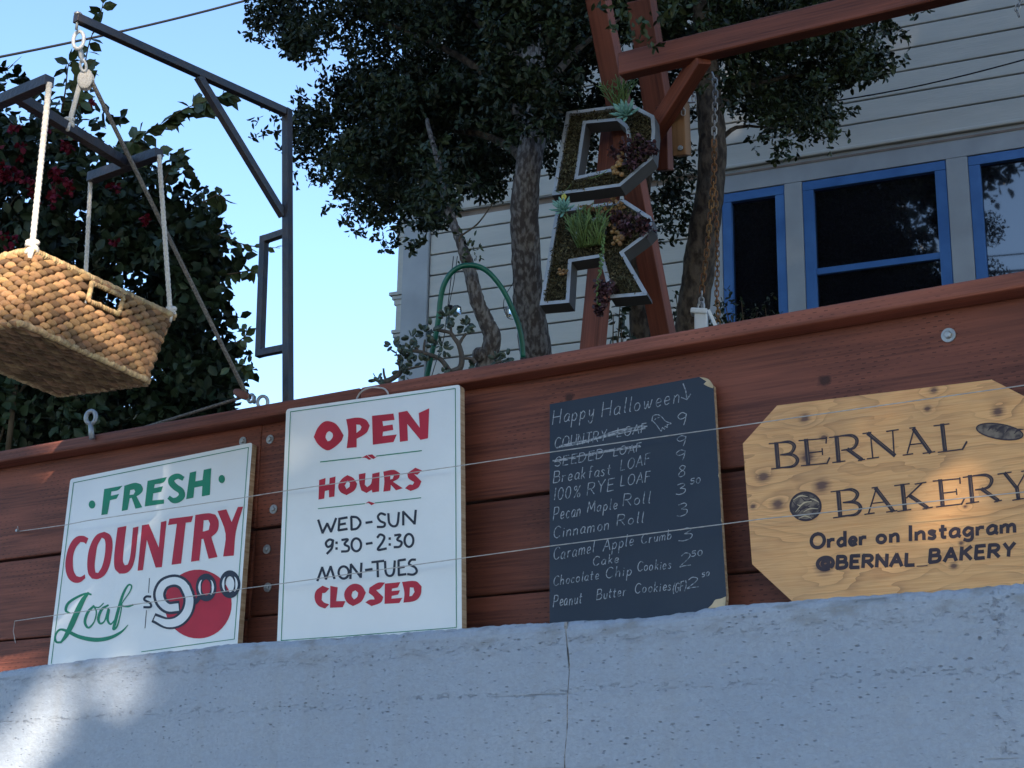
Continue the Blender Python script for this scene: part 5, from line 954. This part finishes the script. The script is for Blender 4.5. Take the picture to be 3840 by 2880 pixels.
def chain(path, d, label, size=.021, rust=(0, 1), group=None):
    pts = smooth_path([pd(x, y, d) for x, y in path], 8); t = thing('chain', pts[0], label, 'chain', group); L = [0]
    for a, b in zip(pts[:-1], pts[1:]): L.append(L[-1]+np.linalg.norm(b-a))
    n = max(2, int(L[-1]/(size*.80)))
    for i in range(n):
        s_ = (i+.5)/n*L[-1]; j = min(np.searchsorted(L, s_), len(L)-1); a, b = pts[j-1], pts[j]; p = a+(b-a)*((s_-L[j-1])/max(L[j]-L[j-1], 1e-6)); z = Vector(b-a).normalized(); x = Vector(_f if i % 2 else R2); y = z.cross(x).normalized(); x = y.cross(z)
        f = i/n; link('link', lkr if rust[0] <= f <= rust[1] else lkg, t, Matrix.Translation(Vector(p)) @ basis(x, y, z).to_4x4() @ Matrix.Scale(size, 4))
    return t
chain([(2672, 275), (2682, 330), (2678, 500), (2678, 640), (2668, 760), (2650, 950), (2633, 1080), (2629, 1165)], 5.0, 'long rusty chain hanging from the beam knee down to the white block', .023, (.28, .9), 'chains on the timber frame')
chain([(2683, 700), (2688, 850), (2690, 1000), (2688, 1100), (2693, 1180), (2692, 1240)], 5.05, 'second thinner rusty chain hanging right of the white block', .019, (0, 1), 'chains on the timber frame')
chain([(2534, 320), (2540, 360), (2560, 395), (2562, 430)], 4.96, 'short grey chain looped on the lower part of the slanting brace', .018, (2, 3), 'chains on the timber frame')
chain([(2568, 270), (2585, 310), (2598, 350), (2602, 380), (2585, 385)], 4.93, 'short grey chain looped on the upper part of the slanting brace', .018, (2, 3), 'chains on the timber frame')
chain([(3822, -40), (3828, 0), (3815, 30), (3820, 60)], 5.2, 'short chain hanging at the top right corner before the siding', .022, (2, 3), 'chains on the timber frame')
wb = thing('white_block', pd(2628, 1260, 4.97), 'white painted pulley block resting behind the cap under the rusty chain', 'pulley'); c = Vector(pd(2630, 1218, 4.97)); R = rotz(.35)
g = G(); g.box(c, .040, .032, .085, R); g.out('housing', M['whitep'], wb, bevel=.004); g = G(); g.box(c+Vector((-.004, -.003, .040)), .052, .040, .018, rotz(.35) @ Matrix.Rotation(.12, 3, 'Y')); g.out('lid', M['whitep'], wb, bevel=.004)
g = G(); g.bar(c+Vector((.024, 0, .044)), c+Vector((.05, .02, -.03)), .006, .01); g.out('side_strap', M['whitep'], wb); g = G(); ring(g, c+Vector((.0, .0, .060)), .010, .014, .004, (0, 1, 0)); g.out('eye', M['galv'], wb, smooth=True)
# planters
la = .147; LX = np.array([math.cos(la), math.sin(la), 0]); tl = math.radians(13.5); LU = np.array([-math.sin(la)*math.sin(tl), math.cos(la)*math.sin(tl), math.cos(tl)]); LN = np.cross(LX, LU)   # LN points into garden
LN = LN if LN[1] > 0 else -LN
def planter(name, label, O, outer, holes, T, depth=.048, wpx=15, root_d=4.8):
    nrm = LN; d0 = nrm@O; t = thing(name, O, label, 'planter', 'succulent planter letters')
    def P2(p): q = atP(T[0]+p[0]*T[2], T[1]+p[1]*T[2], nrm, d0); r = q-O; return np.array([r@LX, r@LU])
    def P3(p2, dz=0): return O+LX*p2[0]+LU*p2[1]+nrm*dz
    def inset(lp, w_):
        n = len(lp); out = []; area = sum(lp[i-1][0]*lp[i][1]-lp[i][0]*lp[i-1][1] for i in range(n)); sg = 1 if area > 0 else -1
        for i in range(n):
            a = lp[i]-lp[i-1]; b = lp[(i+1) % n]-lp[i]; a = a/np.linalg.norm(a); b = b/np.linalg.norm(b); na = np.array([-a[1], a[0]])*sg; nb_ = np.array([-b[1], b[0]])*sg; m_ = (na+nb_)/(1+max(-.6, na@nb_)); out.append(lp[i]+m_*w_)
        return out
    wd = .0115
    loops = [([P2(p) for p in outer], 1)]+[([P2(p) for p in h], -1) for h in holes]
    ins = []
    for k, (lp, sg) in enumerate(loops):
        inn = inset(lp, wd*sg); ins.append(inn); g = G(); n = len(lp)
        vs = [P3(p, 0) for p in lp]+[P3(p, 0) for p in inn]+[P3(p, .03) for p in inn]; fs = [(i, (i+1) % n, n+(i+1) % n, n+i) for i in range(n)]+[(n+i, n+(i+1) % n, 2*n+(i+1) % n, 2*n+i) for i in range(n)]
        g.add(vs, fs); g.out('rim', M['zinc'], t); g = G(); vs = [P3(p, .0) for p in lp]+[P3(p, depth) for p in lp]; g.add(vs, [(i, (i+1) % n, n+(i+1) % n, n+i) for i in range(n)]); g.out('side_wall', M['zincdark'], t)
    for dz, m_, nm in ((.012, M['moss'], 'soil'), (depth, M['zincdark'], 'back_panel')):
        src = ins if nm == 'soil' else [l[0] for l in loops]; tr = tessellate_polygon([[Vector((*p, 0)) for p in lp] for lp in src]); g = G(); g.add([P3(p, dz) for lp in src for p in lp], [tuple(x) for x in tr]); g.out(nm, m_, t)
    # moss tufts
    pts = []; xs = [p[0] for p in ins[0]]; ys = [p[1] for p in ins[0]]
    while len(pts) < 3600:
        x, y = random.uniform(min(xs), max(xs)), random.uniform(min(ys), max(ys))
        if inside([tuple(p) for p in ins[0]], x, y) and not any(inside([tuple(p) for p in h], x, y) for h in ins[1:]): pts.append(P3((x, y), random.uniform(-.004, .012)))
    link('moss_tufts', leaf_mesh('tufts', M['mosst'], np.array(pts), .011, aspect=.3), t, kind='stuff')
    return t, lambda x, y, dz=0: P3(P2((x, y)), dz)
TD = (2000, 340, .26517); TR = (2020, 700, .33156)
OR_ = pd(2055, 965, 4.8); OD = OR_+LU*.40
# keep both letters in one leaning plane
dR, fR = planter('letter_planter', 'zinc letter R planter filled with moss and succulents, the lower of two', OR_, [(195, 260), (982, 152), (1272, 338), (1290, 480), (1215, 560), (963, 745), (1224, 1192), (1226, 1226), (812, 1262), (692, 800), (372, 850), (345, 1312), (10, 1342)], [[(470, 415), (715, 375), (712, 500), (455, 545)]], TR)
dD, fD = planter('letter_planter', 'zinc letter D planter filled with moss and succulents, the upper of two', OD, [(470, 297), (1380, 178), (1710, 352), (1725, 560), (1690, 960), (1230, 1352), (800, 1412), (262, 1482)], [[(742, 465), (1185, 425), (1300, 520), (1335, 700), (1280, 960), (1125, 1095), (632, 1205)]], TD)
def rosette(c, r, label, m='aeo', n=22, up=None):
    t = thing('succulent', c, label, 'succulent'); c = Vector(c); nv = -Vector(LN); X = Vector(LX); U = Vector(LU); g0 = G(); g0.ell((.5, 0, 0), .5, .14, .055, nu=7, nv=4); g0.v = [(x, y*(1.25-.5*x if x > .5 else .75+.5*x), z+x*x*.25) for x, y, z in g0.v]; me = g0.mesh('petal', M[m], smooth=True)
    for i in range(n):
        a = i*2.399; f = i/n; el = .15+f*1.05; d = (X*math.cos(a)+U*math.sin(a))*math.cos(el)+nv*math.sin(el); y = nv.cross(d).normalized(); z = d.cross(y); link('petal', me, t, Matrix.Translation(c+nv*.004) @ basis(d, y, -z if z.dot(nv) < 0 else z).to_4x4() @ Matrix.Scale(r*(1-.45*f), 4))
    return t
rosette(fD(1390, 480, -.045), .056, 'pale blue green rosette succulent in the upper right of the D planter', n=24); rosette(fR(335, 350, -.035), .047, 'pale blue green rosette succulent in the upper left of the R planter', n=28)
def fingers(c0, n, spread, ln, label):
    t = thing('succulent', c0, label, 'succulent'); g = G(); c0 = Vector(c0); X = Vector(LX); U = Vector(LU); nv = -Vector(LN)
    for i in range(n):
        a = random.uniform(-1, 1); b = c0+X*random.uniform(-.4, .4)*spread+nv*random.uniform(0, .01); d = (X*a*.75+U*1.0+nv*random.uniform(0, .8)).normalized(); L = ln*random.uniform(.6, 1.1); m_ = b+d*L*.6; e = b+d*L+X*random.uniform(-.006, .006)
        g.tube([b, m_, e], [.0022, .002, .0012], 5)
        for k in range(3): q = b.lerp(e, random.uniform(.5, .9)); g.tube([q, q+(d+X*random.uniform(-1, 1)).normalized()*L*.3], [.0018, .001], 5)
    g.out('stems', M['pencil'], t, smooth=True)
fingers(fD(1230, 240, -.005), 26, .05, .085, 'spiky green finger succulent standing up from the top of the D planter'); fingers(fR(600, 700, -.01), 60, .10, .11, 'bright green finger succulent filling the middle of the R planter')
def tinyros(cl, label, m, f, n, s, depth=-.02, name='succulent'):
    c = f(cl[0][0], cl[0][1]); t = thing(name, c, label, 'succulent'); P = []; cv = []
    for x, y, r in cl:
        for k in range(n):
            a = random.uniform(0, 6.28); q = r*math.sqrt(random.random()); P.append(f(x+q*math.cos(a), y+q*math.sin(a), -random.uniform(0, .03)+.004)); cv.append(random.random())
    link('leaves', leaf_mesh('leaves', M[m], np.array(P), s, np.array(cv), aspect=.75), t, kind='stuff')
tinyros([(1480, 760, 150), (1500, 880, 170), (1380, 960, 120), (1600, 880, 130), (1300, 800, 70), (1700, 850, 70), (1150, 900, 50), (1420, 1080, 70)], 'dark purple succulent cluster on the right side of the D planter', 'purple', fD, 40, .015)
tinyros([(950, 400, 120), (1080, 420, 110), (1180, 450, 80), (1000, 500, 90), (1250, 490, 60), (880, 340, 80)], 'dark purple succulent cluster on the right side of the R planter', 'purple', fR, 45, .015)
tinyros([(720, 1150, 60), (750, 1250, 60), (820, 1170, 60), (720, 1330, 40), (700, 1430, 24)], 'brown purple trailing succulent hanging between the legs of the R planter', 'purple', fR, 60, .014)
tinyros([(780, 320, 110), (560, 300, 60), (900, 260, 90)], 'brownish sedum clump along the top of the R planter', 'tan', fR, 60, .012)
def beads(f, lst, label, m='tan', r=.008):
    t = thing('succulent', f(lst[0][0], lst[0][1]), label, 'succulent'); g = G()
    for x, y in lst: g.ell(f(x, y, -.012), r*random.uniform(.8, 1.15), r*.9, r*random.uniform(.8, 1.1), nu=8, nv=6)
    g.out('pads', M[m], t, smooth=True)
beads(fR, [(870, 500), (900, 540), (930, 560), (950, 590), (880, 610), (910, 640), (960, 620), (860, 670), (935, 670), (845, 540), (870, 470), (970, 600), (920, 600)], 'orange tan beaded succulent right of the green fingers', r=.0075)
beads(fD, [(1230, 960), (1260, 1010), (1220, 1050), (1270, 930), (1200, 1100), (1250, 1080), (1180, 1160), (1210, 1200), (1160, 1190), (1270, 1220), (1240, 980), (1150, 1130)], 'yellowish upright succulent at the lower right of the D planter hole', r=.008)
beads(fR, [(250, 960), (270, 990), (300, 970), (320, 1000), (290, 1010), (260, 1015), (335, 975), (240, 1000)], 'small pale beaded succulent low in the left leg of the R planter', r=.0055)
def trail(f, pts, label, m='pencil', bead=True):
    t = thing('trailing_succulent', f(*pts[0]), label, 'succulent'); P = smooth_path([f(x, y, -.018) for x, y in pts], 6); g = G(); g.tube(P, .0012, 5); g.out('stem', M['pencil'], t, smooth=True)
    if bead:
        g = G()
        for p in P: g.ell(Vector(p)+Vector((random.uniform(-.006, .006), -.002, 0)), .0034, .0034, .0045, nu=6, nv=4)
        g.out('bead_leaves', M[m], t, smooth=True)
trail(fR, [(760, 590), (765, 680), (745, 760), (740, 850), (735, 940), (710, 1040), (700, 1130), (690, 1250), (700, 1400)], 'string of small round leaves trailing down the right leg of the R planter')
trail(fD, [(1080, 1170), (960, 1250), (820, 1300)], 'thin arching green stems low in the D planter', bead=False); trail(fD, [(560, 1380), (500, 1450), (430, 1500), (350, 1470)], 'thin green stem hanging at the lower left corner of the D planter', bead=False)
t = thing('yellow_flower', fD(465, 1560, -.02), 'small yellow flower dangling below the lower left corner of the D planter', 'flower'); g = G()
for a in range(5): e = Vector(fD(465, 1560, -.02)); g.ell(e+Vector((math.cos(a*1.256)*.005, 0, math.sin(a*1.256)*.006)), .005, .003, .006)
g.out('petals', M['yellow'], t, smooth=True)

# ================================================================== ACROSS THE STREET: unseen trees, most added to block the sun, gaps cut for sun patches
TG = [(Vector(lerp2(BA, BB, bA, bB, .5, .5)), .12), (Vector(BA)+Vector((0, 0, .08)), .08), (Vector(BA)+Vector((0, 0, .22)), .08), (Vector(BA)+Vector((0, 0, .35)), .06), (H-Vector((0, 0, .05)), .07), (Vector(atY(30, 2290, 0)), .11), (Vector(atY(20, 2420, 0)), .10),
      (Vector(onplane(PF, 360, 1990)), .0), (Vector(onplane(PF, 560, 1880)), -.015), (Vector(onplane(PF, 330, 2150)), -.015), (Vector(atY(620, 2470, -.15)), .05), (Vector(atY(330, 2560, -.15)), .07), (Vector(atY(150, 2680, -.15)), .08), (Vector(atY(20, 2820, -.15)), .11), (Vector(atY(0, 2950, -.15)), .1),
      (Vector(onplane(PO, 1130, 1660)), .045), (Vector(onplane(PB, 3430, 1900)), .015), (Vector(onplane(PB, 3090, 1570)), .0), (Vector(pd(2265, 1250, 4.95)), .03),
      (Vector(pd(2620, 1010, 5.65)), -.015), (Vector(pd(2610, 1080, 5.65)), -.03), (Vector(atH(2990, 900)), .02), (Vector(atH(3530, 400)), -.03), (Vector(atY(2900, 2890, -.15)), -.04)]
SV = Vector(SUN)
def gapmask(P):
    keep = np.ones(len(P), bool)
    for c, r in TG:
        rel = P-np.array(c); t = rel@SUN; d = np.linalg.norm(rel-t[:, None]*SUN, axis=1); keep &= ~((d < r+.075) & (t > 1.5))
    return keep
def offcamera_tree(base, cr, rad, n, label, extra=None):
    t = thing('offcamera_tree', base, label, 'tree', 'street trees on the far side of the road'); b = Vector(base); c = Vector(cr)
    limb([b, b.lerp(Vector((c.x, c.y, c.z*.5)), .6), Vector((c.x, c.y, c.z-rad[2]*.4))], .22, .10, 'trunk', M['bark2'], t, 10)
    u = rng.normal(size=(n, 3)); u /= np.linalg.norm(u, axis=1)[:, None]; rr = rng.random(n)**.33; P = np.array(cr)+u*rr[:, None]*np.array(rad)
    off = rng.normal(size=(400, 3)); P += off[rng.integers(0, 400, n)]*.12
    if extra is not None: P = np.concatenate([P, extra])
    link('crown', leaf_mesh('foliage', M['leafA'], P[gapmask(P)], .17, aspect=.62), t, kind='stuff')
hz = np.array([SUN[0], SUN[1], 0]); hz /= np.linalg.norm(hz); px_ = np.array([-hz[1], hz[0], 0])
def sc(dist, lat, z): q = hz*dist+px_*lat; return (q[0], q[1], z)
offcamera_tree(sc(10.5, 0, 0)[:2]+(0,), sc(10.5, 0, 8.4), (1.8, 3.6, 4.6), 30000, 'unseen leafy tree added to shade the signs, middle one of the row opposite')
offcamera_tree(sc(12.5, 5.4, 0)[:2]+(0,), sc(12.5, 5.4, 12), (2.8, 4.4, 7.6), 46000, 'unseen leafy tree added for shade at the right of the row opposite')
offcamera_tree(sc(12.5, -5.4, 0)[:2]+(0,), sc(12.5, -5.4, 11.5), (2.6, 3.8, 7.0), 36000, 'unseen leafy tree added for shade at the left of the row opposite')
offcamera_tree(sc(15, -1, 0)[:2]+(0,), sc(15, 0, 14.4), (3.0, 6.0, 5.4), 46000, 'tallest unseen leafy tree, added to shade the house, behind the row opposite')
offcamera_tree((-3.1, -10.5, 0), (-3.4, -10.5, 11.2), (2.9, 2.4, 3.6), 11000, 'leafy street tree straight across the road from the windows', np.concatenate([np.array(c_)+rng.normal(size=(k_, 3))*s_ for c_, s_, k_ in (((-1.0, -9.2, 12.5), .34, 900), ((-.42, -9.1, 12.35), .24, 420), ((-.1, -9.1, 12.3), .18, 170), ((.3, -9.0, 12.75), .24, 260), ((-.55, -9.2, 11.8), .15, 110), ((-.25, -9.1, 11.75), .12, 60))]))
for y_, z_, r_ in ((-7.3, 10.35, .012), (-7.3, 10.1, .02), (-7.3, 9.75, .010)):
    g = G(); g.tube([(x, y_, z_-.0016*(225-(x-2)**2)+.2+.012*x) for x in np.linspace(-13, 17, 41)], r_, 6); tag(g.out('street_cable', M['cable'], smooth=True), {.012: 'middle black cable of three strung along the street', .02: 'thickest black cable of three strung along the street', .010: 'lowest and thinnest cable of three along the street'}[r_], 'cable', 'cables along the street')
